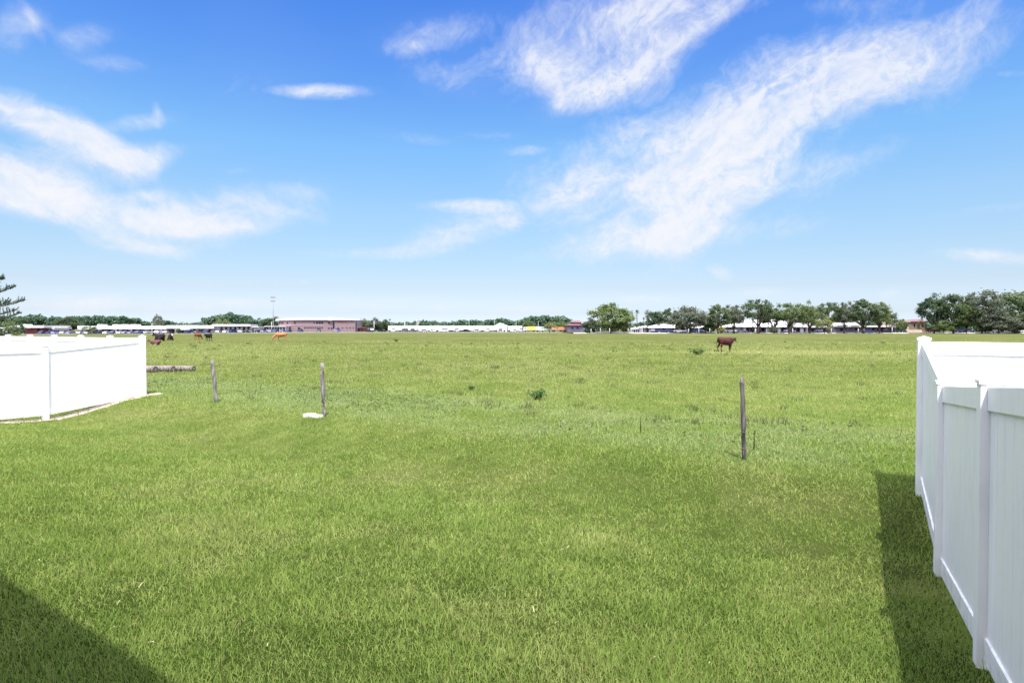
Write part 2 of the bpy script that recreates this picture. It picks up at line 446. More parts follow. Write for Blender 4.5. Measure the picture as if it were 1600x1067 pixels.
def build_grass():
    m, nt, out = new_mat('grass_blades')
    c, pos = grass_colour(nt)
    at = N(nt, 'ShaderNodeAttribute', attribute_name='tint')
    sep = N(nt, 'ShaderNodeSeparateColor'); L(nt, at.outputs['Color'], sep.inputs[0])
    c = mixc(nt, 1.0, c, mixc(nt, sep.outputs[0], (1.45, 1.58, 1.40), (3.02, 3.12, 3.0)), 'MULTIPLY')
    c = mixc(nt, ramp(nt, sep.outputs[1], 0.86, 0.99), c, (0.30, 0.27, 0.12))
    d = N(nt, 'ShaderNodeBsdfDiffuse'); L(nt, c, d.inputs['Color'])
    t = N(nt, 'ShaderNodeBsdfTranslucent'); L(nt, mixc(nt, 1.0, c, (1.1, 1.25, 0.7), 'MULTIPLY'), t.inputs[0])
    mx = N(nt, 'ShaderNodeMixShader'); mx.inputs[0].default_value = 0.45
    L(nt, d.outputs[0], mx.inputs[1]); L(nt, t.outputs[0], mx.inputs[2]); L(nt, mx.outputs[0], out.inputs[0])
    rng = np.random.default_rng(3)
    Vs, Fs, Ts = [], [], []; base = 0
    bands = []
    y = 2.6
    while y < 95:
        y2 = y * 1.06; bands.append((y, y2)); y = y2
    for (ya, yb) in bands:
        ym = (ya + yb) / 2
        w0 = max(0.0035, 0.00105 * ym); l0 = 0.031 + 0.0026 * ym
        cover = (1.7 - .05 * ym) if ym < 14 else 1.0 - 0.96 * min(1, (ym - 14) / 70) ** .8
        rho = cover / (w0 * l0)
        hw = 0.86 * yb + 4.2
        n = int(rho * 2 * hw * (yb - ya))
        if n < 1: continue
        x = rng.uniform(-hw, hw, n); yy = rng.uniform(ya, yb, n)
        tu = wave(x, yy, 5.0, 21) * 0.6 + wave(x, yy, 1.3, 22) * 0.5
        keep = rng.uniform(0, 1, n) < np.clip(0.86 + 0.25 * tu, 0.6, 1.0)
        x, yy, tu = x[keep], yy[keep], tu[keep]; n = len(x)
        z = Gn(x, yy)
        ln = l0 * rng.lognormal(0, 0.32, n) * np.clip(1.0 + 0.32 * tu, 0.5, 1.7)
        w = w0 * rng.uniform(0.7, 1.3, n)
        az = rng.uniform(0, 2 * np.pi, n); lean = np.abs(rng.normal(0.72 + 0.45 * min(1, ym / 40), 0.36, n)).clip(0.02, 1.45)
        fa = az + rng.normal(np.pi / 2, 0.7, n)
        dx, dy = np.cos(az), np.sin(az)
        sx, sy = np.cos(fa), np.sin(fa)
        hgt = ln * np.cos(lean); out_ = ln * np.sin(lean)
        b = np.stack([x, yy, z - 0.004], -1)
        side = np.stack([sx, sy, np.zeros(n)], -1) * w[:, None] * 0.5
        tip = b + np.stack([dx * out_, dy * out_, hgt], -1)
        mid = b + np.stack([dx * out_ * .38, dy * out_ * .38, hgt * .62], -1)
        cn = 1.0 - 0.6 * min(1, max(0, ym - 12) / 40)
        tint = np.stack([0.5 + cn * rng.uniform(-.5, .5, n), rng.uniform(0, 1, n), rng.uniform(0, 1, n), np.ones(n)], -1)
        if ym < 11:
            V = np.stack([b - side, b + side, mid + side * .8, mid - side * .8, tip], 1).reshape(-1, 3)
            k = np.arange(n) * 5 + base
            F = np.concatenate([np.stack([k, k + 1, k + 2], -1), np.stack([k, k + 2, k + 3], -1), np.stack([k + 3, k + 2, k + 4], -1)])
            Ts.append(np.repeat(tint, 5, 0)); base += n * 5
        else:
            V = np.stack([b - side, b + side, tip], 1).reshape(-1, 3)
            k = np.arange(n) * 3 + base
            F = np.stack([k, k + 1, k + 2], -1)
            Ts.append(np.repeat(tint, 3, 0)); base += n * 3
        Vs.append(V); Fs.append(F)
    me = np_mesh('grass', np.concatenate(Vs), np.concatenate(Fs), m, attr=np.concatenate(Ts))
    o = link('grass', me); o['kind'] = 'stuff'; o['label'] = 'short mown lawn grass thinning into rougher pasture turf'; o['category'] = 'grass'
    print('grass verts', base)
if not globals().get('NO_GRASS'): build_grass()

# clippings: long pale blades lying in the lawn
def build_clippings():
    m = mat_noisy('dry_straw', (0.30, 0.29, 0.14), (0.42, 0.40, 0.22), 4, 0.7, 0.2)
    rng = random.Random(5); mb = MB()
    spots = [(ground_at(px, py), 1) for px, py in ((845, 868), (880, 868), (905, 852), (825, 832), (1068, 870), (881, 900), (182, 958), (219, 928), (64, 1020), (188, 1046), (225, 1018), (530, 922), (838, 975), (190, 998), (1010, 810), (700, 760), (445, 640))]
    for _ in range(14):
        spots.append((ground_at(rng.uniform(20, 1380), rng.uniform(740, 1060)), .6))
    for p, k in spots:
        for _ in range(rng.choice((1, 1, 2)) if k == 1 else 1):
            a = rng.uniform(0, 6.28); l = rng.uniform(.04, .09) * (1.0 if k == 1 else .6); w = rng.uniform(.0015, .003)
            q = p + Vector((rng.uniform(-.05, .05), rng.uniform(-.06, .06), 0.055 + rng.uniform(0, .02)))
            d = Vector((math.cos(a), math.sin(a), rng.uniform(-.15, .3))) * l; s = Vector((-math.sin(a), math.cos(a), 0)) * w
            mid = q + d * .5 + Vector((0, 0, l * .12))
            mb.add([q - s, q + s, mid + s, mid - s, q + d], [(0, 1, 2, 3), (3, 2, 4)])
    o = mb.build('straw', m, fix=False); o['kind'] = 'stuff'; o['label'] = 'pale dry straw blades lying on the mown lawn'; o['category'] = 'straw'
build_clippings()

# ================================================================== white vinyl fences
def vinyl_mat(name='white_vinyl', splash=0.0):
    m, nt, out = new_mat(name)
    b = N(nt, 'ShaderNodeBsdfPrincipled'); geo = N(nt, 'ShaderNodeNewGeometry')
    mp = N(nt, 'ShaderNodeMapping'); mp.inputs['Scale'].default_value = (1, 1, 0.35); L(nt, geo.outputs['Position'], mp.inputs[0])
    n = noise_tex(nt, mp.outputs[0], 5.0, 5.0, 0.6)
    n2 = noise_tex(nt, geo.outputs['Position'], 46.0, 2.0, 0.5)
    c = mixc(nt, ramp(nt, n, 0.42, 0.75), (0.83, 0.83, 0.825), (0.76, 0.765, 0.76))
    c = mixc(nt, mth(nt, 'MULTIPLY', ramp(nt, n2, 0.76, 0.83), 0.5), c, (0.42, 0.38, 0.30))
    if splash: c = mixc(nt, mth(nt, 'MULTIPLY', ramp(nt, noise_tex(nt, geo.outputs['Position'], 11.0, 5.0, .65), .42, .68), splash), c, (.44, .43, .34))
    L(nt, c, b.inputs['Base Color']); b.inputs['Roughness'].default_value = 0.38; b.inputs['Specular IOR Level'].default_value = 0.5
    rn = ramp(nt, n, 0.3, 0.7, 0.30, 0.46); L(nt, rn, b.inputs['Roughness'])
    L(nt, b.outputs[0], out.inputs[0])
    return m
VINYL = vinyl_mat(); VINYL_LOW = vinyl_mat('soiled_vinyl', .55)

def vinyl_fence(name, label, runs, group=None, lift=0.055):
    """runs: lists of (x, y, base z, panel top z); posts shared where runs meet"""
    first = runs[0][0]
    root = empty(name, (first[0], first[1], first[2]), label, 'fence', group)
    done = []
    for run in runs:
        for i, (x, y, zb, zt) in enumerate(run):
            if any((x - a) ** 2 + (y - b) ** 2 < 1e-4 for a, b in done): continue
            done.append((x, y))
            nb = run[i + 1] if i + 1 < len(run) else run[i - 1]
            rz = math.atan2(nb[1] - y, nb[0] - x)
            mb = MB(); h = zt + 0.035 - (zb - 0.25)
            mb.box((x, y, zb - 0.25 + h / 2), (0.127, 0.127, h), rz)
            po = mb.build('post', VINYL, root, bevel=0.006)
            cb = MB(); w = 0.0705; ca, sa = math.cos(rz), math.sin(rz)
            def rp(dx, dy, z): return (x + dx * ca - dy * sa, y + dx * sa + dy * ca, z)
            z0 = zt + 0.034
            lo = [rp(-w, -w, z0 - .012), rp(w, -w, z0 - .012), rp(w, w, z0 - .012), rp(-w, w, z0 - .012)]
            hi = [rp(-w, -w, z0 + .012), rp(w, -w, z0 + .012), rp(w, w, z0 + .012), rp(-w, w, z0 + .012)]
            t = .012
            cb.hexa(lo, hi); cb.hexa([rp(-w + .004, -w + .004, z0 + .0122), rp(w - .004, -w + .004, z0 + .0122), rp(w - .004, w - .004, z0 + .0122), rp(-w + .004, w - .004, z0 + .0122)],
                                     [rp(-t, -t, z0 + .032), rp(t, -t, z0 + .032), rp(t, t, z0 + .032), rp(-t, t, z0 + .032)])
            cb.build('cap', VINYL, po)
        for (x0, y0, b0, t0), (x1, y1, b1, t1) in zip(run[:-1], run[1:]):
            d = Vector((x1 - x0, y1 - y0, 0)); ln = d.length; d.normalize(); nrm = Vector((-d.y, d.x, 0))
            gap = 0.0645
            def pt(s, off, z): return Vector((x0, y0, 0)) + d * s + nrm * off + Vector((0, 0, z))
            def zb(s): return b0 + (b1 - b0) * s / ln + lift
            def zt(s): return t0 + (t1 - t0) * s / ln
            def slab(mb, sa, sb, th, lo, hi, inset=0):
                mb.hexa([pt(sa, -th, lo(sa)), pt(sb, -th, lo(sb)), pt(sb, th, lo(sb)), pt(sa, th, lo(sa))],
                        [pt(sa, -th, hi(sa)), pt(sb, -th, hi(sb)), pt(sb, th, hi(sb)), pt(sa, th, hi(sa))])
            mb = MB(); nbd = max(6, round((ln - 2 * gap) / 0.20)); bw = (ln - 2 * gap) / nbd
            for k in range(nbd):
                a = gap + k * bw
                slab(mb, a + .003, a + bw - .003, .0105, lambda s: zb(s) + .06, lambda s: zt(s) - .05)
            slab(mb, gap, ln - gap, .0075, lambda s: zb(s) + .061, lambda s: zt(s) - .051)
            pn = mb.build('panel', VINYL, root)
            tr = MB(); slab(tr, gap, ln - gap, .0255, lambda s: zt(s) - .150, zt); tr.build('rail', VINYL, pn, bevel=.004)
            br = MB(); slab(br, gap, ln - gap, .0255, zb, lambda s: zb(s) + .150)
            br.build('rail', VINYL_LOW, pn, bevel=.004)
    return root

# the fence on the near side: from the house wall out to its corner at the pasture, then along the pasture
pA, pB, pC = ground_at(1437, 768), ground_at(1472, 905), ground_at(1539, 1045)
c0 = Vector((4.885, 7.21, 0)); fd = Vector((-.482, -.876, 0)); pdn = Vector((.876, -.482, 0))
def rel(o, d, t): return (o.x + d.x * t, o.y + d.y * t)
side = [(*rel(c0, fd, 0), -.02, 1.755), (*rel(c0, fd, 1.785), -.42, 1.375), (*rel(c0, fd, 3.84), -.25, 1.535),
        (*rel(c0, fd, 5.85), -.09, 1.70), (*rel(c0, fd, 7.75), .0, 1.79)]
cross = [side[0]] + [(*rel(c0, pdn, 1.83 * k), G(*rel(c0, pdn, 1.83 * k)), 1.755 - .004 * k) for k in range(1, 7)]
vinyl_fence('vinyl_fence', 'white vinyl privacy fence with its lawn side in shade, running to a corner post', [side, cross], None)

l1 = Vector((-11.85, 15.4, 0)); l2 = Vector((-10.7, 17.6, 0)); ld = (l1 - l2).normalized(); lr = Vector((-.855, .518, 0))
front = [(l2.x, l2.y, -.10, 1.67), (l1.x, l1.y, -.36, 1.45)]
for k in range(1, 5):
    q = rel(l1, ld, 2.45 * k); front.append((*q, -.36 + .05 * k, 1.45 + .02 * k))
rear = [front[0]] + [(*rel(l2, lr, 1.83 * k), -.05, 1.655) for k in range(1, 10)]
vinyl_fence('vinyl_fence', 'sunlit white vinyl privacy fence of the neighbouring yard, sand heaped along its foot', [front, rear], None, .085)

# sand washed out along the foot of that fence
def build_sand():
    m = mat_noisy('pale_sand', (0.20, 0.16, 0.12), (0.42, 0.37, 0.30), 9, 0.9, 0.1, bump=.5, coord='Object')
    rng = random.Random(8); V = []; F = []
    path = [l1 + ld * 6] + [l1 + (l2 - l1) * t for t in np.linspace(-.6, 1, 26)] + [l2 + Vector((.12, .10, 0)), l2 + Vector((.25, .22, 0)), l2 + Vector((.40, .35, 0))]
    nrm = Vector((.876, -.46, 0))
    for i, p in enumerate(path):
        wv = .26 * (1 + .5 * mnoise.noise(Vector((i * .6, 0, 0)))) if i < len(path) - 3 else (.26, .16, .03)[i - len(path) + 3]
        for k in range(5):
            t = k / 4
            q = p + nrm * (-.22 + (wv + .22) * t + .05 * mnoise.noise(Vector((i * .7, k, 3))))
            h = .024 * (1 - t ** 2) * (0.8 + .5 * mnoise.noise(Vector((i * .8, k * .7, 9)))) - .02 * (t == 1)
            V.append((q.x, q.y, G(q.x, q.y) + max(h, 0) + .012 - .03 * (t == 1)))
    for i in range(len(path) - 1):
        for k in range(4):
            a = i * 5 + k; F.append((a, a + 1, a + 6, a + 5))
    o = link('sand', np_mesh('sand', np.array(V), np.array(F), m, smooth=True)); o['kind'] = 'stuff'; o['label'] = 'pale sand heaped along the foot of the white fence'; o['category'] = 'sand'
build_sand()

# ================================================================== old fence posts in the lawn
def wood_mat(name, c1, c2):
    return mat_noisy(name, c1, c2, 9.0, 0.85, 0.15, bump=.6, bscale=30, stretch=(3.0, 3.0, 0.35))
WOOD = wood_mat('weathered_wood', (0.085, 0.074, 0.072), (0.27, 0.245, 0.24))
WOOD_D = wood_mat('dark_weathered_wood', (0.032, 0.028, 0.029), (0.165, 0.145, 0.145))
RUST = mat_noisy('rusty_wire', (.10, .06, .04), (.22, .15, .11), 20, .7, .3)

def old_post(label, base_px, top_px, w, m, seed, wires):
    b = ground_at(*base_px); t = P(top_px[0], top_px[1], b.y)
    root = empty('fence_post', b, label, 'fence post', 'old wooden fence posts')
    rng = random.Random(seed); mb = MB()
    n = 12; pts = []; rad = []
    for i in range(n):
        k = i / (n - 1)
        pts.append(b.lerp(t, k) + Vector((rng.uniform(-.006, .006), rng.uniform(-.006, .006), 0)) + (Vector((0, 0, -.12)) if i == 0 else Vector()))
        rad.append(w * (1.0 + .10 * math.sin(k * 9 + seed) + rng.uniform(-.06, .06)) * (1.03 - .08 * k))
    rad[-1] *= .82
    mb.tube(pts, rad, 11)
    sh = mb.build('shaft', m, root)
    for k in wires:
        wb = MB(); c = b.lerp(t, k); pr = w * 1.10
        wb.tube([c + Vector((math.cos(a) * pr, math.sin(a) * pr, .012 * math.sin(a * 2))) for a in np.linspace(0, 6.6, 22)], .0035, 5)
        tail = c + Vector((pr, 0, 0))
        wb.tube([tail, tail + Vector((.03, .01, .015)), tail + Vector((.045, .0, -.03))], .003, 5)
        wb.build('wire', RUST, root)
    return root
old_post('grey weathered post leaning left beside the fallen logs, with no slab at its foot', (338, 628), (331.5, 562), .048, WOOD, 2, (.9,))
old_post('grey weathered post with a white slab lying at its foot', (506.5, 651), (503, 567), .044, WOOD, 3, (.78,))
old_post('dark split post with wire loops standing alone before the brown cow', (1163, 718), (1159, 589.5), .034, WOOD_D, 4, (.93, .33, .13))

# broken white slab at the foot of the middle post
def build_slab():
    m = mat_noisy('white_slab', (0.46, 0.45, 0.43), (0.74, 0.73, 0.71), 9, 0.8, 0.2, bump=.3)
    c = ground_at(491, 650.5); mb = MB(); rng = random.Random(4)
    root = empty('slab', c, 'flat white slab broken in two, lying in the grass by a leaning post', 'slab')
    for (dx, dy, rx, ry, h) in ((-.09, .04, .165, .11, .055), (.10, -.05, .145, .085, .042)):
        mb = MB(); n = 13; ring = []
        for i in range(n):
            a = 2 * math.pi * i / n; k = rng.uniform(.86, 1.1)
            ring.append((c.x + dx + rx * k * math.cos(a), c.y + dy + ry * k * math.sin(a)))
        lo = [(x, y, c.z - .03) for x, y in ring]; mid = [(x, y, c.z + h * .75) for x, y in ring]
        hi = [(c.x + dx + (x - c.x - dx) * .86, c.y + dy + (y - c.y - dy) * .86, c.z + h + rng.uniform(-.006, .006)) for x, y in ring]
        fs = []
        for r in range(2):
            for i in range(n):
                j = (i + 1) % n; fs.append((r * n + i, r * n + j, (r + 1) * n + j, (r + 1) * n + i))
        fs.append(tuple(2 * n + i for i in range(n))); fs.append(tuple(range(n))[::-1])
        mb.add(lo + mid + hi, fs)
        mb.build('piece', m, root, bevel=.006)
build_slab()

# fallen logs by the corner of the white fence
def build_logs():
    bark = wood_mat('grey_log', (0.065, 0.052, 0.048), (0.27, 0.235, 0.21))
    endm = mat_noisy('log_end', (0.035, 0.026, 0.024), (0.15, 0.115, 0.095), 14, .9, .1)
    for (px, py, Y, ln, r, label) in (
            (303.0, 577.5, 27.6, 2.1, .135, 'grey log lying nearest the leaning post, its dark cut end showing'),
            (271.0, 576.0, 27.2, 2.4, .150, 'grey log lying between two other logs, its end a pale ring'),
            (243.0, 577.5, 26.8, 2.6, .150, 'grey log running behind the corner of the white fence')):
        e = P(px, py, Y); e.z = G(e.x, e.y) + r * .9
        d = Vector((-1, .16, 0)).normalized()
        root = empty('log', (e.x, e.y, e.z - r), label, 'log', 'fallen logs by the white fence')
        rng = random.Random(int(px)); mb = MB(); pts = []; rad = []
        for i in range(9):
            k = i / 8
            pts.append(e + d * ln * k + Vector((0, 0, rng.uniform(-.012, .012)))); rad.append(r * (1 + rng.uniform(-.05, .05)))
        mb.tube(pts, rad, 14)
        mb.build('bark', bark, root)
        eb = MB()
        eb.tube([e - d * .004, e - d * .012], [r * .93, r * .90], 14, smooth=False)
        eb.tube([e - d * .0122, e - d * .016], [r * .5, r * .46], 12, mi=1, smooth=False)
        eb.build('cut_end', [endm, bark], root)
build_logs()

# ================================================================== weeds in the pasture
def leaf_mat(name, c1, c2, tr=.35, rnd=0.0, scale=1.5):
    m, nt, out = new_mat(name)
    geo = N(nt, 'ShaderNodeNewGeometry')
    c = mixc(nt, ramp(nt, noise_tex(nt, geo.outputs['Position'], scale, 4.0, .65), .32, .68), c1, c2)
    if rnd:
        oi = N(nt, 'ShaderNodeObjectInfo')
        c = mixc(nt, 1.0, c, mixc(nt, oi.outputs['Random'], (1 - rnd, 1 - rnd * .8, 1 - rnd), (1 + rnd, 1 + rnd * .8, 1 + rnd * .6)), 'MULTIPLY')
    d = N(nt, 'ShaderNodeBsdfPrincipled'); L(nt, c, d.inputs['Base Color']); d.inputs['Roughness'].default_value = .6; d.inputs['Specular IOR Level'].default_value = .2
    t = N(nt, 'ShaderNodeBsdfTranslucent'); L(nt, c, t.inputs[0])
    mx = N(nt, 'ShaderNodeMixShader'); mx.inputs[0].default_value = tr
    L(nt, d.outputs[0], mx.inputs[1]); L(nt, t.outputs[0], mx.inputs[2]); L(nt, mx.outputs[0], out.inputs[0])
    return m
WEED = leaf_mat('weed_leaf', (.075, .135, .032), (.13, .20, .06), .4, scale=6)
STALK = leaf_mat('weed_stalk', (.06, .065, .025), (.10, .105, .045), .1, scale=6)

def leaf_quads(C, size, rng, aspect=.55, up=.35):
    n = len(C)
    a = rng.normal(0, 1, (n, 3)); a /= np.linalg.norm(a, axis=1, keepdims=True)
    nr = rng.normal(0, 1, (n, 3)); nr[:, 2] = np.abs(nr[:, 2]) + up
    b = np.cross(nr, a); b /= np.linalg.norm(b, axis=1, keepdims=True) + 1e-9
    s = (size * rng.uniform(.6, 1.4, n))[:, None]
    V = np.stack([C - a * s * .5, C + b * s * aspect * .5, C + a * s * .5, C - b * s * aspect * .5], 1).reshape(-1, 3)
    F = np.arange(n * 4).reshape(n, 4)
    return V, F

def weed(label, px, py, w, h, n, leaf, seed, stems=7):
    b = ground_at(px, py); rng = np.random.default_rng(seed)
    root = empty('weed', b, label, 'weed')
    mb = MB(); pts = []
    for i in range(stems):
        a = rng.uniform(0, 6.28); k = rng.uniform(.2, 1) if stems > 2 else .15
        tip = Vector((b.x + math.cos(a) * w * .5 * k, b.y + math.sin(a) * w * .4 * k, b.z + h * rng.uniform(.7, 1.05)))
        mid = b.lerp(tip, .5) + Vector((0, 0, h * .12))
        mb.tube([b + Vector((0, 0, -.02)), mid, tip], [.008 * (1 + h), .006 * (1 + h), .003], 5)
        for _ in range(n // stems):
            t = rng.uniform(.25, 1.0); q = (b.lerp(mid, t * 2) if t < .5 else mid.lerp(tip, t * 2 - 1))
            pts.append((q.x + rng.normal(0, w * .09), q.y + rng.normal(0, w * .09), max(q.z + rng.normal(0, h * .08), b.z + .02)))
    mb.build('stem', STALK, root)
    V, F = leaf_quads(np.array(pts), leaf, rng)
    o = link('foliage', np_mesh('foliage', V - np.array(b), F, WEED), root)
weed('leafy dark green weed clump, the widest in the pasture between the two tall posts', 840, 625, .62, .26, 260, .09, 1, 11)
weed('small dark weed tuft just beyond the pale clover, above the widest weed clump', 735, 610, .30, .16, 90, .07, 2, 6)
weed('grey green bush of weeds out in the field beside the brown cow', 1090, 555, 1.45, .50, 420, .13, 3, 12)
weed('thin dark weed stalk standing right beside the dark split post', 1178, 702, .09, .34, 22, .035, 4, 2)
weed('thin leafless weed stalk rising from the pale clover', 1001, 676, .10, .34, 8, .035, 5, 2)
weed('dark flat weed tuft in the grass far off by the dry strip', 620, 534, 1.5, .45, 160, .16, 7, 8)

def build_tufts():
    """coarser tussocks the cattle have left standing in the pasture"""
    rng = np.random.default_rng(19); V = []; F = []; n = 0
    for _ in range(420):
        y = 12 + 75 * rng.random() ** 1.6; x = rng.uniform(-.9, .9) * y
        if 0.535 * (x - 4) + 0.845 * (y - 5.65) < 3: continue
        z = G(x, y); h = rng.uniform(.08, .20) * (1 + y / 160); r = rng.uniform(.08, .3) * (1 + y / 120)
        for _ in range(22):
            a = rng.uniform(0, 6.28); k = rng.uniform(0, 1) ** .5 * r
            b = np.array([x + math.cos(a) * k, y + math.sin(a) * k, z - .01]); w = .006 + .00045 * y
            t = b + np.array([rng.normal(0, .35) * h, rng.normal(0, .35) * h, h * rng.uniform(.6, 1.1)]); s = rng.uniform(0, 3.14)
            d = np.array([math.cos(s), math.sin(s), 0]) * w
            V += [b - d, b + d, t]; F.append((n, n + 1, n + 2)); n += 3
    m = leaf_mat('tussock_blade', (.11, .145, .045), (.165, .185, .07), .45, scale=.6)
    o = link('tussocks', np_mesh('tussocks', np.array(V), np.array(F), m)); o['kind'] = 'stuff'; o['label'] = 'coarser grass tussocks left standing across the pasture'; o['category'] = 'grass'
build_tufts()

def build_clover():
    """the flat pale leaves that fill the turf along the old fence line"""
    rng = np.random.default_rng(9); n = 19000
    t = rng.uniform(-24, 16, n); s = 2.6 + 4.6 * rng.beta(1.8, 2.0, n)
    x = 4 + .845 * t + .535 * s; y = 5.65 - .535 * t + .845 * s
    k = (wave(x, y, .9, 31) + .6 * wave(x, y, 3.0, 32) + rng.normal(0, .35, n) > .12) & (y > 4) & (np.abs(x) < .88 * y)
    x, y = x[k], y[k]; n = len(x)
    C = np.stack([x, y, Gn(x, y) + rng.uniform(.02, .065, n)], -1)
    V, F = leaf_quads(C, .05, rng, .8, 2.5)
    m = leaf_mat('clover_leaf', (.115, .165, .055), (.17, .215, .09), .3, scale=3)
    o = link('clover', np_mesh('clover', V, F, m)); o['kind'] = 'stuff'; o['label'] = 'pale clover spread through the turf along the old posts'; o['category'] = 'clover'
build_clover()

# ================================================================== the two-storey house behind, whose eave shades the corner of the lawn
def build_house():
    stucco = mat_noisy('stucco', (.50, .45, .37), (.58, .53, .45), 12, .9, .1, bump=.25)
    roofm = mat_noisy('grey_shingle', (.10, .095, .09), (.17, .16, .15), 6, .9, .1, bump=.4)
    glass = mat_noisy('dark_glass', (.03, .035, .04), (.05, .055, .06), 2, .08, .6)
    nh = Vector((.557, .83, 0)).normalized(); dh = Vector((nh.y, -nh.x, 0))
    def q(t, s, z): return nh * s + dh * t + Vector((0, 0, z))
    ev = EAVE_C; wl = ev - .60
    root = empty('house', q(-4, wl, 0), 'beige stucco two storey house standing behind the viewpoint at the edge of the lawn', 'house')
    t0, t1, dep, ze = -15.0, .9, 9.0, EAVE_Z
    mb = MB(); mb.hexa([q(t0, wl - dep, -.2), q(t1, wl - dep, -.2), q(t1, wl, -.2), q(t0, wl, -.2)], [q(t0, wl - dep, ze), q(t1, wl - dep, ze), q(t1, wl, ze), q(t0, wl, ze)])
    mb.build('wall', stucco, root)
    rb = MB(); zr = ze + 2.6; mid = wl - dep / 2; o = .6
    e0, e1 = t0 - .5, t1 + .5
    A = [q(e0, ev, ze), q(e1, ev, ze), q(e1, wl - dep - o, ze), q(e0, wl - dep - o, ze)]
    B = [v + Vector((0, 0, .16)) for v in A]; Rg = [q(e0 + 4.5, mid, zr), q(e1 - 4.5, mid, zr)]
    rb.add(A + B + Rg, [(3, 2, 1, 0), (0, 1, 5, 4), (1, 2, 6, 5), (2, 3, 7, 6), (3, 0, 4, 7), (4, 5, 9, 8), (5, 6, 9), (6, 7, 8, 9), (7, 4, 8)])
    rb.build('roof', roofm, root)
    for (ta, tb, za, zb_, nm) in ((-3.2, -1.2, .05, 2.15, 'door'), (-8.5, -6.7, .9, 2.1, 'window'), (-3.4, -1.6, 3.4, 4.7, 'window'), (-8.5, -6.7, 3.4, 4.7, 'window'), (-12.5, -10.9, 3.4, 4.7, 'window')):
        fb = MB(); f = .09
        for (a, b, c, d) in ((ta, ta + f, za, zb_), (tb - f, tb, za, zb_), (ta + f, tb - f, za, za + f), (ta + f, tb - f, zb_ - f, zb_), ((ta + tb) / 2 - f / 2, (ta + tb) / 2 + f / 2, za + f, zb_ - f)):
            fb.hexa([q(a, wl + .002, c), q(b, wl + .002, c), q(b, wl + .06, c), q(a, wl + .06, c)], [q(a, wl + .002, d), q(b, wl + .002, d), q(b, wl + .06, d), q(a, wl + .06, d)])
        fo = fb.build(nm, VINYL, root)
        pb = MB()
        for (a, b) in ((ta + f, (ta + tb) / 2 - f / 2), ((ta + tb) / 2 + f / 2, tb - f)):
            pb.hexa([q(a, wl + .002, za + f), q(b, wl + .002, za + f), q(b, wl + .03, za + f), q(a, wl + .03, za + f)], [q(a, wl + .002, zb_ - f), q(b, wl + .002, zb_ - f), q(b, wl + .03, zb_ - f), q(a, wl + .03, zb_ - f)])
        pb.build('pane', glass, fo)
EAVE_C = -0.39; EAVE_Z = 5.5
build_house()
# ================================================================== far trees
def unit_tree(kind, seed):
    """trunk and crown meshes of a tree one unit tall and one unit wide"""
    rng = np.random.default_rng(seed)
    nc = {'oak': 60, 'open': 44, 'round': 70, 'loose': 32}[kind]
    base = {'oak': .15, 'open': .21, 'round': .05, 'loose': .14}[kind]; cut = {'oak': -.75, 'open': -.6, 'round': -.97, 'loose': -.7}[kind]
    cl = []; rr = []
    while len(cl) < nc:
        d = rng.normal(0, 1, 3); d /= np.linalg.norm(d)
        if d[2] < cut: continue
        r = rng.uniform(.35, 1.0) ** .5
        lump = 1 + .16 * math.sin(d[0] * 5 + seed) * math.cos(d[1] * 4 + seed * 2) + .12 * rng.normal()
        p = d * r * lump
        c = (base + 1.0) / 2
        cl.append((p[0] * .42, p[1] * .42, c + p[2] * (.5 - base / 2) * .86)); rr.append(rng.uniform(.055, .125) if kind != 'round' else rng.uniform(.07, .14))
    pts = []; per = {'oak': 120, 'open': 105, 'round': 125, 'loose': 90}[kind]
    for (c, r) in zip(cl, rr):
        u = rng.normal(0, 1, (per, 3)); u /= np.linalg.norm(u, axis=1, keepdims=True)
        u *= rng.uniform(.25, 1, (per, 1)) ** .6 * r * (1 + .35 * rng.normal(0, 1, (per, 1)))
        u[:, 2] *= .72
        pts.append(u + c)
    C = np.concatenate(pts); C = C[C[:, 2] > .06]
    V, F = leaf_quads(C, .040 if kind != 'round' else .044, rng, .7, .25)
    mb = MB(); rt = .035 if kind in ('oak', 'open') else .022
    fork = (0.01 * rng.normal(), 0.01 * rng.normal(), base * .95)
    base = max(base, .16); fork = (fork[0], fork[1], base * .95)
    mb.tube([(0, 0, -.02), (rt * .2, 0, base * .4), fork], [rt * 1.35, rt, rt * .85], 9)
    for i in range(9 if kind in ('oak', 'open') else 6):
        e = cl[int(rng.integers(nc))]
        m = [(fork[k] * .5 + e[k] * .5) + .03 * rng.normal() for k in range(3)]
        mb.tube([fork, m, e], [rt * .6, rt * .34, rt * .1], 6)
    return mb, V, F

LEAF_OAK = leaf_mat('oak_leaf', (0.069, 0.110, 0.052), (0.140, 0.179, 0.092), .50, .22, .55)
LEAF_GREY = leaf_mat('greyed_oak_leaf', (0.095, 0.121, 0.087), (0.185, 0.207, 0.151), .50, .2, .55)
LEAF_LIGHT = leaf_mat('light_leaf', (0.106, 0.162, 0.058), (0.207, 0.252, 0.112), .50, .2, .5)
LEAF_YEL = leaf_mat('yellowed_leaf', (.20, .225, .07), (.31, .31, .13), .35, .15, .6)
LEAF_DARK = leaf_mat('dark_leaf', (0.056, 0.100, 0.053), (0.110, 0.156, 0.083), .50, .2, .5)
BARK = mat_noisy('tree_bark', (.05, .043, .038), (.12, .10, .085), 8, .9, .1)
BARK_PALE = mat_noisy('pale_bark', (.20, .17, .12), (.34, .29, .20), 8, .9, .1)

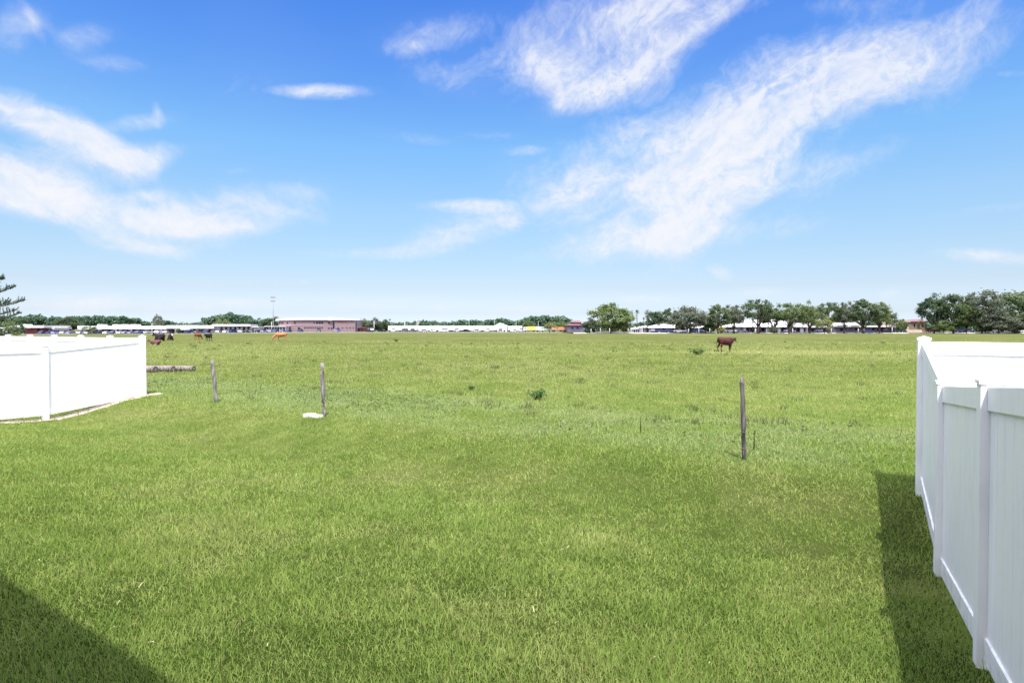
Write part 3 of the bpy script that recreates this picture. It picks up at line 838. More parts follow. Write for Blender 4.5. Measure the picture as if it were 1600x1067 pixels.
_protos = {}
def tree(label, x0, x1, top, Y, kind, leaf, base_z=None, group=None, name='tree', bark=None, rz=None, cat='tree'):
    key = (kind, leaf.name, (bark or BARK).name)
    rng = random.Random(label)
    cx = (x0 + x1) / 2
    g = ground_xy(cx, Y, base_z)
    w = (x1 - x0) / FOC * Y; h = P(cx, top, Y).z - g.z
    var = rng.randrange(3)
    if (key, var) not in _protos:
        mb, V, F = unit_tree(kind, hash_s(key[0] + key[1]) % 1000 + var * 17)
        _protos[(key, var)] = (mb.mesh('trunk', bark or BARK), np_mesh('crown', V, F, leaf))
    tm, cm = _protos[(key, var)]
    root = empty(name, g, label, cat, group, rng.uniform(0, 6.28) if rz is None else rz)
    root.scale = (w * (1.32 if group else 1.04), w * 1.1, h)
    link('trunk', tm, root); link('crown', cm, root)
    return root

def hash_s(s): return sum(ord(c) * (i + 3) for i, c in enumerate(s))

def ground_xy(px, Y, base_z=None):
    x = P(px, 515, Y).x
    return Vector((x, Y, G(x, Y) if base_z is None else base_z))

# the sandy bank and the parking grounds beyond the pasture
LOT_Z = G(60, 238) + .30
def strip(name, m, pts, kind='structure'):
    mb = MB()
    n = len(pts[0])
    vs = [p for row in pts for p in row]
    fs = [(r * n + i, r * n + i + 1, (r + 1) * n + i + 1, (r + 1) * n + i) for r in range(len(pts) - 1) for i in range(n - 1)]
    mb.add(vs, fs); o = mb.build(name, m, fix=False); o['kind'] = kind
    return o
sandm = mat_noisy('bank_sand', (.26, .24, .19), (.42, .40, .34), .5, .9, .1)
asph = mat_noisy('lot_asphalt', (.05, .05, .052), (.085, .085, .088), .8, .9, .1)
conc = mat_noisy('pale_concrete', (.30, .29, .27), (.42, .41, .38), .4, .9, .1)
xs = list(np.linspace(24, 300, 47))
strip('bank', sandm, [[(x, 236.4 + .3 * math.sin(x * .3), G(x, 236.4) - .03 + .03 * math.sin(x * .7)) for x in xs], [(x, 237.6, LOT_Z) for x in xs], [(x, 239.6, LOT_Z + .02) for x in xs]])
strip('parking_lot', asph, [[(x, 239.6, LOT_Z + .02) for x in xs], [(x, 330, LOT_Z + .02) for x in xs]])
xl = list(np.linspace(-330, 23.6, 40))
def LLx(x): return G(x, 286) + .05
strip('lot_edge', conc, [[(x, 284, G(x, 284) - .06) for x in xl], [(x, 285, LLx(x)) for x in xl], [(x, 290, LLx(x) + .01) for x in xl]])
strip('parking_lot', asph, [[(x, 290, LLx(x) + .01) for x in xl], [(x, 345, LLx(x) + .05) for x in xl], [(x, 390, G(x, 390) - .2) for x in xl]])

# oaks and others along the far side of the pasture: (label, x0, x1, top, Y, kind, leaf)
ROW = 'trees along the far side of the pasture'
for t in [
  ('great light green spreading tree standing alone beside the slender palms', 926, 982, 474, 233, 'round', LEAF_LIGHT),
  ('low dark tree tucked behind the great light green tree, next to the maroon roof', 911, 935, 497, 243, 'round', LEAF_GREY),
  ('bushy dark green tree behind the slope of the white hip roof', 1008, 1036, 485, 262, 'round', LEAF_DARK),
  ('green tree showing over the ridge of the white hip roof', 1030, 1058, 481, 262, 'oak', LEAF_OAK),
  ('grey green oak in front of the white hip roof, its canopy reaching low', 1050, 1104, 478, 234, 'round', LEAF_GREY),
  ('slim light green tree just before the gap beside the white hip roofed hall', 1090, 1106, 482, 240, 'loose', LEAF_LIGHT),
  ('tall blue green oak directly behind the brown cow', 1104, 1140, 475, 234, 'oak', LEAF_OAK),
  ('oak with a ragged crown beside the white car behind the brown cow', 1130, 1164, 475, 236, 'oak', LEAF_GREY),
  ('open crowned oak raised on a clear trunk over the broad white roof', 1163, 1206, 467, 234, 'open', LEAF_OAK),
  ('low wide oak linking two taller ones above the broad white roof', 1190, 1228, 480, 238, 'open', LEAF_OAK),
  ('bright green oak with a rounded top at the end of the broad white roof', 1214, 1252, 471, 234, 'open', LEAF_LIGHT),
  ('pale green tree whose crown hangs down to the fence posts past the broad white roof', 1250, 1280, 473, 235, 'oak', LEAF_LIGHT),
  ('oak with a split top standing behind the leafless grey shrub', 1276, 1312, 472, 237, 'open', LEAF_OAK),
  ('slim oak with a dark tuft on top beside the small white gables', 1306, 1332, 470, 236, 'oak', LEAF_GREY),
  ('broad dense oak, tallest in the row and shading the lilac wall', 1326, 1372, 467, 234, 'oak', LEAF_OAK),
  ('bright topped oak at the end of the row beside the small round tree', 1358, 1390, 469, 236, 'oak', LEAF_LIGHT),
  ('drooping oak limb tree trailing off the end of the row', 1374, 1400, 483, 238, 'loose', LEAF_OAK),
  ('green tree filling the gap behind the broad white roof and the linked oaks', 1180, 1216, 482, 300, 'round', LEAF_OAK),
  ('blue green tree showing far behind the pale green hanging crown', 1240, 1272, 480, 300, 'round', LEAF_GREY),
  ('dark green tree behind the small white gables', 1300, 1338, 481, 296, 'round', LEAF_OAK),
  ('light tree far behind the drooping oak limbs, over the dark open shed', 1370, 1396, 490, 300, 'round', LEAF_OAK),
  ('small round bright green tree next to the tan house', 1400, 1417, 497, 240, 'round', LEAF_LIGHT),
  ('dark oak on a stout trunk beside the red car and the tan house', 1437, 1482, 460, 232, 'oak', LEAF_DARK),
  ('high blue green oak above the dark parked cars', 1468, 1512, 457, 230, 'oak', LEAF_OAK),
  ('oak with a bright yellow green shoulder among the great oaks', 1490, 1530, 464, 228, 'round', LEAF_LIGHT),
  ('grey leaved great oak topping the grove over the fence corner', 1506, 1562, 453, 226, 'oak', LEAF_GREY),
  ('great oak cut by the edge of the picture, the last of the grove', 1548, 1626, 452, 228, 'round', LEAF_OAK),
  ('low grey green tree under the last great oaks of the grove', 1536, 1584, 487, 222, 'round', LEAF_GREY),
  ('small rounded shrub tree under the high blue green oak', 1462, 1486, 499, 228, 'round', LEAF_LIGHT),
]: tree(*t, group=ROW)
for t in [
  ('pale bare looking shrub beside the gleaming lilac blue car', 1274, 1302, 495, 231, 'loose', LEAF_YEL),
  ('grey brown bush before the broad white roof', 1201, 1216, 510, 231, 'round', LEAF_GREY),
  ('pale bush beside the dark trunk of the ragged oak behind the brown cow', 1122, 1133, 509, 231, 'round', LEAF_YEL),
  ('straw coloured bush under the skirts of the great light green tree', 968, 985, 502, 231, 'round', LEAF_YEL),
  ('yellow green bush growing against the tan house', 1434, 1449, 498, 238, 'loose', LEAF_YEL),
  ('green bush beside the slim light green tree at the white hip roofed hall', 1098, 1118, 504, 236, 'round', LEAF_LIGHT),
  ('dark understorey bush between the two stoutest trunks of the great oaks', 1528, 1552, 507, 234, 'round', LEAF_DARK),
  ('grey bush low in the grove behind the low grey green tree', 1572, 1602, 505, 236, 'round', LEAF_GREY),
  ('dark bush deep in the grove behind the dark blue car', 1486, 1512, 506, 258, 'round', LEAF_DARK),
  ('long dark bush filling the gap under the high blue green oak', 1450, 1470, 508, 262, 'round', LEAF_DARK),
  ('dark olive bush at the pasture edge beside the great light green tree', 912, 924, 514, 231, 'round', LEAF_DARK),
]: tree(*t, name='shrub', cat='shrub')
for t in [
  ('broad round green tree in the lot behind the white fence, before the wood', 85, 125, 495, 320, 'round', LEAF_OAK),
  ('small olive tree with a dark foot next to the broad round tree', 130, 152, 507, 288, 'loose', LEAF_LIGHT),
  ('tree with a yellowish trunk rising behind the two dark resting cows', 238, 257, 491, 318, 'open', LEAF_GREY),
  ('dark clipped bush in the lot beside the long low building', 275, 284, 514, 287, 'round', LEAF_DARK),
  ('dark tree between the covered walkway and the brick building', 405, 436, 496, 352, 'round', LEAF_DARK),
  ('palm like pale tree behind the covered walkway roof', 335, 348, 493, 330, 'loose', LEAF_LIGHT),
  ('light tree just over the covered walkway roof', 346, 359, 499, 330, 'round', LEAF_LIGHT),
  ('small leaning straw green tree with a dark foot before the orange container', 846, 872, 503, 262, 'loose', LEAF_YEL),
  ('pale round tree behind the yellow box truck', 818, 834, 499, 350, 'round', LEAF_LIGHT),
  ('pale tree behind the orange container', 868, 888, 501, 350, 'round', LEAF_LIGHT),
  ('bushy tree close behind the brick building, next to its corner', 556, 578, 498, 352, 'round', LEAF_OAK),
  ('rounded tree behind the thin white poles, second from the brick building', 574, 598, 497, 354, 'round', LEAF_GREY),
  ('rounded tree at the end of the white trailers', 592, 612, 498, 352, 'round', LEAF_OAK),
  ('light green bush behind the yard fence by the pine', -14, 32, 493, 60, 'loose', LEAF_LIGHT),
  ('dark bush in front of the low shop with the white roof', 20, 38, 512, 270, 'round', LEAF_DARK),
]: tree(*t, bark=BARK_PALE if 'yellowish' in t[0] else None)

def build_wood():
    """the far-off wood behind it all, one mass"""
    prof = [(-120, 497), (-40, 495), (0, 493), (30, 494), (60, 490), (66, 493), (85, 495), (112, 493), (150, 493), (165, 492), (200, 494), (215, 497), (232, 503), (262, 499), (285, 503), (303, 505), (312, 501), (328, 495),
            (345, 491), (362, 488), (378, 491), (392, 493), (402, 499), (412, 500), (440, 503), (540, 503), (560, 501), (600, 503), (632, 504), (640, 502), (662, 499), (680, 502), (700, 503), (718, 500), (733, 498), (748, 501), (765, 499), (782, 497),
            (795, 500), (806, 503), (818, 495), (835, 493), (852, 492), (866, 496), (876, 491), (886, 496), (893, 503), (920, 505), (990, 506), (1010, 500), (1100, 500), (1180, 503), (1300, 502), (1400, 503), (1430, 504), (1600, 500), (1800, 500)]
    rng = np.random.default_rng(41); C = []
    px = -110.0
    while px < 1780:
        Y = rng.uniform(400, 470); h = np.interp(px, [p[0] for p in prof], [p[1] for p in prof])
        x = P(px, 515, Y).x; zt = P(px, h, Y).z - rng.uniform(0, .8); g = .75; r = rng.uniform(3.2, 6.0)
        for _ in range(int(5 + (zt - g) * 1.0)):
            u = rng.uniform(.1, 1.0) ** .6
            cz = g + (zt - g - 1.0) * u; rr = r * (1 - .35 * u)
            c = np.array([x + rng.normal(0, rr * .5), Y - rng.uniform(0, 4), cz])
            n = 46; d = rng.normal(0, 1, (n, 3)); d /= np.linalg.norm(d, axis=1, keepdims=True)
            q = c + d * rng.uniform(.3, 1, (n, 1)) ** .5 * rng.uniform(1.2, 2.1) * np.array([1.2, 1, .8])
            C.append(q[q[:, 2] < zt + .4])
        px += rng.uniform(3.5, 7.5)
    C = np.concatenate(C)
    V, F = leaf_quads(C, 1.15, rng, .75, .3)
    m = leaf_mat('wood_leaf', (.052, .104, .060), (.100, .158, .092), .2, 0, .12)
    o = link('woods', np_mesh('woods', V, F, m)); o['kind'] = 'stuff'; o['label'] = 'dark green wood closing the horizon behind the buildings'; o['category'] = 'wood'
build_wood()

# ------------------------------------------------------------------ palms
def palm(label, px, top, crown, Y, leaf, droop=.55, group='palms', tr=.16):
    g = ground_xy(px, Y, LOT_Z if px > 905 and Y > 237 else None); zt = P(px, top, Y).z; r = crown / FOC * Y / 2
    zc = zt - r * .85
    root = empty('palm', g, label, 'palm', group); rng = random.Random(px)
    mb = MB(); mb.tube([g + Vector((0, 0, -.1)), Vector((g.x + .1, g.y, (g.z + zc) / 2)), Vector((g.x, g.y, zc))], [tr * 1.3, tr, tr * .9], 8)
    mb.build('trunk', BARK, root)
    fb = MB()
    for i in range(30):
        a = rng.uniform(0, 6.28); e = rng.uniform(-.75, 1.3); l = r * rng.uniform(.8, 1.1)
        d = Vector((math.cos(a) * math.cos(e), math.sin(a) * math.cos(e), math.sin(e)))
        c = Vector((g.x, g.y, zc)); s = d.cross(Vector((0, 0, 1))); s = s.normalized() if s.length > .01 else Vector((1, 0, 0))
        p1 = c + d * l * .55; p2 = c + d * l + Vector((0, 0, -droop * l * .5))
        w = l * .17
        for sg in (-1, 0, 1):
            o = s * sg * w
            fb.add([c - s * .03, c + s * .03, p1 + o + s * w * .35, p1 + o - s * w * .35, p2 + o * 2.1], [(0, 1, 2, 3), (3, 2, 4)])
    fb.build('crown', leaf, root, fix=False)
palm('tall slender palm standing in the gap between the great tree and the white hip roof', 995, 482.5, 10, 246, LEAF_DARK)
palm('thin pale palm with a tiny head beside the tall slender palm', 1005.5, 495, 6, 250, LEAF_GREY, tr=.13)
palm('leaning fan palm with a grey head close by the white hip roof', 1011, 482, 13, 252, LEAF_GREY)
palm('short palm beneath the open crowned oak, before the broad white roof', 1200, 498, 10, 240, LEAF_DARK)
palm('stout brown stemmed palm in the middle of the broad white roof', 1187, 496, 13, 240, LEAF_OAK, tr=.30)
palm('palm with yellowing drooping fronds at the end of the broad white roof', 1236, 499, 20, 240, LEAF_YEL, tr=.25)
palm('leaning palm close to the ragged oak, left of the broad white roof', 1176, 497, 11, 241, LEAF_OAK, tr=.22)

# ------------------------------------------------------------------ the Norfolk pine beyond the yard fence
def norfolk():
    Y = 23.0; x = P(-46, 515, Y).x; g = Vector((x, Y, G(x, Y)))
    root = empty('pine_tree', g, 'star branched pine reaching its tips past the edge over the white yard fence', 'pine tree')
    mb = MB(); mb.tube([g + Vector((0, 0, -.1)), g + Vector((.05, 0, 3.5)), g + Vector((0, 0, 7.6))], [.16, .11, .03], 10); mb.build('trunk', BARK, root)
    nm = leaf_mat('pine_needle', (.045, .080, .050), (.085, .135, .070), .3, 0, 5)
    rng = random.Random(6)
    def bough(z, az, ln, rise):
        fb = MB(); bb = MB()
        d = Vector((math.cos(az), math.sin(az), 0)); pts = []
        for i in range(9):
            k = i / 8
            pts.append(Vector((g.x, g.y, z)) + d * ln * k + Vector((0, 0, rise * (k ** 1.5) * ln - .06 * math.sin(k * 3.14))))
        bb.tube(pts, [.030 - .002 * i for i in range(9)], 6)
        side = Vector((-d.y, d.x, 0))
        for j in range(26):
            k = .22 + .78 * (j + rng.random()) / 26; i = min(int(k * 8), 7); p = pts[i].lerp(pts[i + 1], k * 8 - i)
            sg = rng.choice((-1, 1)); sl = (.34 - .20 * abs(k - .55)) * rng.uniform(.7, 1.1) * (1.0 if k < .9 else .5)
            q = p + (side * sg * rng.uniform(.3, 1) + d * .55 + Vector((0, 0, rng.uniform(.25, 1.0)))).normalized() * sl
            n = 12
            for t in range(n):
                c = p.lerp(q, t / n) + Vector((0, 0, .05 * (t / n) ** 2))
                for _ in range(3):
                    v = Vector((rng.gauss(0, 1), rng.gauss(0, 1), rng.gauss(.35, 1))).normalized() * .048
                    s = v.cross(Vector((0, .3, 1))).normalized() * .016
                    fb.add([c - s, c + s, c + v], [(0, 1, 2)])
        for t in range(130):
            k = rng.uniform(.15, 1.04); kk = min(k, .999); i = min(int(kk * 8), 7); c = pts[i].lerp(pts[i + 1], kk * 8 - i) + d * max(k - 1, 0) * ln
            v = (Vector((rng.gauss(0, 1), rng.gauss(0, 1), rng.gauss(.2, 1))).normalized() + d * .5).normalized() * .075
            s = v.cross(Vector((0, .3, 1))).normalized() * .022
            fb.add([c - s, c + s, c + v], [(0, 1, 2)])
        fb.build('foliage', nm, bb.build('branch', BARK, root), fix=False)
    # the five tips that show past the edge, then the rest of each whorl
    for (tx, ty, z0) in ((2, 435, -.1), (4, 442, -.15), (25, 448, -.35), (37, 469, -.3), (33, 489, -.35)):
        az = rng.uniform(-.16, .16); tip = P(tx, ty, Y); ln = (tip.x - g.x) / math.cos(az)
        bough(tip.z + z0, az, ln, -z0 / ln)
    for z in (1.6, 2.4, 2.75, 3.3, 3.75, 4.2, 4.8, 5.4, 6.0, 6.6, 7.1):
        for i in range(4):
            a = (1.5 if z < 3 else 1.9) + 3.2 * i / 3 * (1 if z < 3 else .75) + rng.uniform(-.15, .15)
            bough(z, a, max(.35, 2.2 * (1 - (z - 1.5) / 6.6)), .16)
norfolk()

# ================================================================== far buildings
WHITE_ROOF = mat_noisy('white_metal_roof', (.50, .485, .48), (.64, .62, .61), 1.2, .6, .3)
OFFWHITE = mat_noisy('offwhite_wall', (.55, .53, .50), (.66, .64, .61), .8, .8, .2)
DARKWALL = mat_noisy('brown_wall', (.085, .060, .060), (.15, .11, .105), .7, .8, .2)
LILAC = mat_noisy('grey_lilac_wall', (.20, .17, .22), (.30, .26, .31), .7, .8, .2)
BRICK = mat_noisy('rose_brick', (.175, .122, .130), (.235, .168, .172), 1.6, .9, .15)
BRICK_P = mat_noisy('pale_rose_band', (.31, .225, .23), (.37, .28, .275), 1.6, .9, .15)
TAN = mat_noisy('tan_wall', (.46, .36, .25), (.56, .46, .34), .8, .85, .15)
MAROON = mat_noisy('maroon_roof', (.125, .065, .075), (.20, .11, .115), .8, .85, .15)
GLASS = mat_noisy('far_glass', (.010, .011, .018), (.022, .024, .036), .5, .35, .25)
TEAL = mat_noisy('pale_teal_roof', (.22, .34, .31), (.32, .43, .39), .8, .6, .3)
REDP = mat_noisy('red_brown_wall', (.20, .05, .045), (.28, .09, .075), .8, .8, .2)
STEEL = mat_noisy('galvanised_steel', (.50, .50, .49), (.66, .66, .65), 2, .5, .4)
STEEL_G = mat_noisy('grey_steel', (.15, .155, .165), (.22, .225, .235), 2, .5, .4)

def bx(mb, x0, x1, y0, y1, Y, dep, mi=0, dy=0.0, z0=None, z1=None):
    """a block seen between photo columns x0..x1 and rows y0..y1 with its face at distance Y"""
    a = P(x0, y1, Y); b = P(x1, y0, Y)
    lo = a.z if z0 is None else z0; hi = b.z if z1 is None else z1
    mb.box(((a.x + b.x) / 2, Y + dep / 2 + dy, (lo + hi) / 2), (b.x - a.x, dep, hi - lo), 0, mi)

def gz(px, Y):
    x = P(px, 515, Y).x
    return G(x, Y) + (.0 if px < 905 else .4)

def block(name, label, x0, x1, ytop, Y, dep, wall, cat='building', group=None, zb=None):
    c = P((x0 + x1) / 2, 515, Y); zb = (LOT_Z if x0 > 905 else LLx(c.x)) if zb is None else zb; root = empty(name, (c.x, Y, zb), label, cat, group)
    mb = MB(); bx(mb, x0, x1, ytop, 0, Y, dep, z0=zb - .9); mb.build('wall', wall, root)
    return root, zb

def openings(root, Y, rects, m=None, name='window', frame=None):
    for (x0, x1, y0, y1) in rects:
        mb = MB(); bx(mb, x0, x1, y0, y1, Y - .06, .12); mb.build(name, m or GLASS, root)

# low shop behind the white fence
r, zb = block('low_shop', 'low brick shop with an overhanging white flat roof, next to the broad round tree', 15, 66, 512, 300, 14, REDP)
mb = MB(); bx(mb, 13, 68, 508.6, 512.2, 297.5, 19); mb.build('roof', WHITE_ROOF, r)
mb = MB(); bx(mb, 33, 41, 506.6, 508.5, 304, 4); mb.build('roof_unit', OFFWHITE, r)
openings(r, 300, [(18, 24, 513.5, 518), (27, 38, 513.5, 517.5), (58, 63, 513.5, 519)])
r, zb = block('low_shop', 'small white block shop between the brick shop and the broad round tree', 68, 85, 514, 304, 10, OFFWHITE)
mb = MB(); bx(mb, 67.5, 85.5, 512.6, 513.9, 303, 12); mb.build('roof', WHITE_ROOF, r)
openings(r, 304, [(71, 75, 515.2, 518.5), (78, 82, 515.2, 518.5)])
r, zb = block('low_shop', 'white walled shop cut off by the edge behind the pine branches', -40, 10, 513, 280, 10, OFFWHITE)
mb = MB(); bx(mb, -42, 12, 511.6, 512.9, 278.5, 13); mb.build('roof', WHITE_ROOF, r)
openings(r, 280, [(-14, -8, 514.5, 518.5), (-2, 4, 514.5, 518.5)])

# long low building with a broad white roof
r, zb = block('long_building', 'long low brown building under one pale roof, stretching behind the resting cows', 122, 334, 513.4, 316, 18, DARKWALL)
mb = MB(); bx(mb, 121, 260, 509.2, 514.2, 313, 24); bx(mb, 260.2, 336, 508.2, 513.4, 313, 24); mb.build('roof', WHITE_ROOF, r)
for (a, b) in ((176, 184), (190, 199), (204, 213), (152, 160)):
    mb = MB(); bx(mb, a, b, 506.8, 509.3, 318, 4); mb.build('roof_unit', OFFWHITE, r)
mb = MB()
c0_, c1_, ct = P(280, 515.4, 311), P(294, 515.4, 311), P(287, 509.4, 311)
mb.add([c0_, c1_, ct, c0_ + Vector((0, 4, 0)), c1_ + Vector((0, 4, 0)), ct + Vector((0, 4, 0))], [(0, 1, 2), (5, 4, 3), (0, 3, 4, 1), (1, 4, 5, 2), (2, 5, 3, 0)])
mb.build('gable', WHITE_ROOF, r)
openings(r, 316, [(126 + 11 * i, 131 + 11 * i, 515.6, 519) for i in range(18)])
for i in range(9):
    mb = MB(); bx(mb, 128 + 24 * i, 129 + 24 * i, 513.8, 0, 313.2, .3, z0=zb - .1); mb.build('column', STEEL_G, r)

# covered walkway
c = P(358, 515, 306); LL = LLx(c.x); r = empty('covered_walkway', (c.x, 306, LL), 'covered walkway with a flat white roof on posts, cars parked under it', 'shelter')
mb = MB(); bx(mb, 331, 391, 506.6, 509.8, 304, 9); mb.build('roof', WHITE_ROOF, r)
for i in range(9):
    mb = MB(); bx(mb, 333 + 7 * i, 334 + 7 * i, 510.2, 0, 305, .3, z0=LL - .4); mb.build('post', STEEL_G, r)
mb = MB(); bx(mb, 333, 390, 510.3, 0, 311, .4, z0=LL - .4); mb.build('wall', DARKWALL, r)
r, zb = block('shed', 'small white shed between the covered walkway and the dark tree', 392, 403, 511.5, 318, 8, OFFWHITE, 'shed')
mb = MB(); bx(mb, 391, 404, 510, 511.4, 317, 10); mb.build('roof', WHITE_ROOF, r)

# two-storey brick building
BY = 332
r, zb = block('brick_building', 'two storey rose brick building with a shallow curved white roof', 431.5, 555, 500.2, BY, 26, BRICK)
mb = MB(); bx(mb, 431.2, 505, 499.4, 500.3, BY - .12, .4); bx(mb, 505, 552, 499.6, 500.4, BY - .12, .4); bx(mb, 448, 506, 507.4, 508.2, BY - .10, .3); mb.build('band', BRICK_P, r)
mb = MB(); pts = []
cols = [(430.6, 499.0), (445, 497.6), (460, 496.8), (475, 496.3), (490, 496.4), (505, 496.8), (520, 497.6), (540, 498.6), (554, 499.6)]
vs = [P(x, y, BY - .8) for x, y in cols] + [P(x, y, BY - .8) + Vector((0, 27, .3)) for x, y in cols]
vs += [Vector((v.x, v.y, P(500, 500.1, BY).z + .03)) for v in vs]
n = len(cols); fs = []
for i in range(n - 1):
    fs += [(i, i + 1, n + i + 1, n + i), (2 * n + i, 3 * n + i, 3 * n + i + 1, 2 * n + i + 1), (i, 2 * n + i, 2 * n + i + 1, i + 1), (n + i, n + i + 1, 3 * n + i + 1, 3 * n + i)]
fs += [(0, n, 3 * n, 2 * n), (n - 1, 3 * n - 1, 4 * n - 1, 2 * n - 1)]
mb.add(vs, fs); mb.build('roof', WHITE_ROOF, r)
mb = MB(); bx(mb, 513.5, 519, 495.6, 500.6, BY - 1.2, 5); mb.build('roof_unit', OFFWHITE, r)
openings(r, BY, [(435.5, 437.5, 503, 506), (438.5, 440.2, 503, 506), (441, 443, 503, 506), (448, 450, 503, 506), (459.7, 462, 502.6, 506), (490, 491.4, 502.8, 506), (494, 497, 502.6, 506),
                 (498, 501, 502.6, 506), (502, 505, 502.6, 506), (512.4, 515, 502.6, 506), (465.6, 469, 511.3, 514), (512.6, 515, 511.6, 514), (517, 519.4, 511.6, 514.4),
                 (527, 529.4, 511.6, 513.2), (534, 536.4, 511.6, 513.2), (541, 543.2, 511.6, 513.2), (546, 548, 511.6, 513.2), (551, 552.6, 511.6, 513.2)] + [(475 + 3.4 * i, 477.4 + 3.4 * i, 511.2, 513) for i in range(9)])
mb = MB(); bx(mb, 520, 522.6, 502.4, 513.4, BY - .08, .2); mb.build('stair_window', GLASS, r)
mb = MB(); bx(mb, 527.5, 537, 502.6, 503.6, BY - .15, .2); bx(mb, 537, 541.5, 503.2, 504.2, BY - .15, .2); bx(mb, 541.5, 542.8, 502.6, 506.4, BY - .15, .2); mb.build('sign', REDP, r)
mb = MB(); bx(mb, 555.4, 557.5, 501.5, 0, BY + 2, 8, z0=zb - .2); mb.build('annex', STEEL_G, r)
r, zb = block('low_annex', 'low white annex with a row of dark windows before the brick building', 414, 446, 510.4, 326, 5.5, OFFWHITE)
mb = MB(); bx(mb, 413, 447, 509.4, 510.3, 324.5, 8); mb.build('roof', WHITE_ROOF, r)
openings(r, 326, [(417 + 4.1 * i, 419.9 + 4.1 * i, 511.6, 514.8) for i in range(6)] + [(442, 445, 511, 515.5)])
r, zb = block('low_building', 'low dark red building at the foot of the brick building', 557.6, 570, 512.5, 336, 8, REDP)
mb = MB(); bx(mb, 557, 570.6, 511.4, 512.4, 335, 10); mb.build('roof', MAROON, r)
openings(r, 336, [(560, 562, 513.6, 516), (565, 567, 513.6, 516)])

# hip roofs
def hip(root, x0, x1, xr0, xr1, ye, yr, Y, dep, m):
    a = P(x0, ye, Y); b = P(x1, ye, Y); ra = P(xr0, yr, Y + dep / 2); rb = P(xr1, yr, Y + dep / 2); t = .18
    A = [a, b, b + Vector((0, dep, 0)), a + Vector((0, dep, 0))]
    B = [v + Vector((0, 0, t)) for v in A]
    mb = MB(); mb.add(A + B + [ra, rb], [(3, 2, 1, 0), (0, 1, 5, 4), (1, 2, 6, 5), (2, 3, 7, 6), (3, 0, 4, 7), (4, 5, 9, 8), (5, 6, 9), (6, 7, 8, 9), (7, 4, 8)])
    mb.build('roof', m, root)
r, zb = block('hut', 'small hut with a pale teal pyramid roof behind the white trailers', 774, 792, 510, 356, 7, OFFWHITE, 'hut')
hip(r, 771.5, 795, 780, 783, 509.8, 504.8, 355, 9, TEAL)
openings(r, 356, [(777, 780, 511.5, 514.5), (785, 788, 511.5, 514.5)])
r, zb = block('maroon_house', 'house with a wide two tiered maroon hip roof behind the white truck', 889, 912, 509, 300, 14, LILAC, 'house')
hip(r, 886, 916, 895, 906, 508.6, 504.6, 298, 18, MAROON)
mb = MB(); bx(mb, 894, 908, 503.4, 505.4, 303, 8); mb.build('upper_wall', LILAC, r)
mb = MB(); a_ = [P(892, 503.6, 302), P(910.5, 503.6, 302)]; a_ += [a_[1] + Vector((0, 10, 0)), a_[0] + Vector((0, 10, 0))]; rr_ = [P(897, 500.4, 307), P(904, 500.4, 307)]
mb.add(a_ + rr_, [(3, 2, 1, 0), (0, 1, 5, 4), (1, 2, 5), (2, 3, 4, 5), (3, 0, 4)]); mb.build('roof', MAROON, r)
openings(r, 300, [(893, 896, 511, 514), (901, 904, 511, 514)])

r, zb = block('hip_roofed_hall', 'dark walled hall with a bright white hip roof beside the palms', 1014, 1104, 512.6, 256, 20, DARKWALL)
hip(r, 1011, 1107, 1042, 1078, 512.4, 501.8, 253, 26, WHITE_ROOF)
openings(r, 256, [(1019 + 7 * i, 1023 + 7 * i, 514, 517.5) for i in range(11)])
for i in range(6):
    mb = MB(); bx(mb, 1016 + 15 * i, 1016.6 + 15 * i, 512.5, 0, 253.4, .28, z0=zb - .1); mb.build('column', STEEL_G, r)
r, zb = block('shed', 'little white gabled shed in front of the two palms', 988, 997, 514.6, 252, 4, OFFWHITE, 'shed')
hip(r, 987, 998, 991.5, 993.5, 514.5, 511.2, 251.4, 5.2, WHITE_ROOF)
openings(r, 252, [(990.5, 992.5, 516, 519)], name='door')
r, zb = block('shed', 'low grey lean to shed between the little white shed and the white hip roofed hall', 1005, 1014, 513.6, 258, 5, OFFWHITE, 'shed')
mb = MB(); bx(mb, 1004.4, 1014.6, 512.8, 513.5, 257.4, 6.2); mb.build('roof', STEEL_G, r)

r, zb = block('broad_roofed_building', 'lilac walled building under a broad white pitched roof behind the open crowned oaks', 1162, 1262, 511.4, 262, 22, LILAC)
hip(r, 1159, 1238, 1172, 1222, 510.9, 499.5, 259, 30, WHITE_ROOF)
mb = MB(); bx(mb, 1238.5, 1266, 504.6, 511.0, 259, 24); mb.build('roof', WHITE_ROOF, r)
openings(r, 262, [(1166 + 8 * i, 1170 + 8 * i, 513, 517.6) for i in range(12)])
for i in range(6):
    mb = MB(); bx(mb, 1165 + 18 * i, 1165.6 + 18 * i, 511.2, 0, 259.4, .28, z0=zb - .1); mb.build('column', STEEL_G, r)
r, zb = block('low_wing', 'low dark wing in the shade between the broad white roof and the gabled building', 1262.5, 1308, 511.8, 268, 14, DARKWALL)
mb = MB(); bx(mb, 1262, 1309, 510.4, 511.7, 266, 18); mb.build('roof', WHITE_ROOF, r)
openings(r, 268, [(1268, 1272, 513.4, 517), (1280, 1284, 513.4, 517), (1292, 1296, 513.4, 517)])
r, zb = block('gabled_building', 'long lilac building with small white gables shaded by the tallest oak', 1309, 1398, 511.2, 260, 16, LILAC)
mb = MB(); bx(mb, 1307, 1400, 508.8, 511.0, 257.5, 21); mb.build('roof', WHITE_ROOF, r)
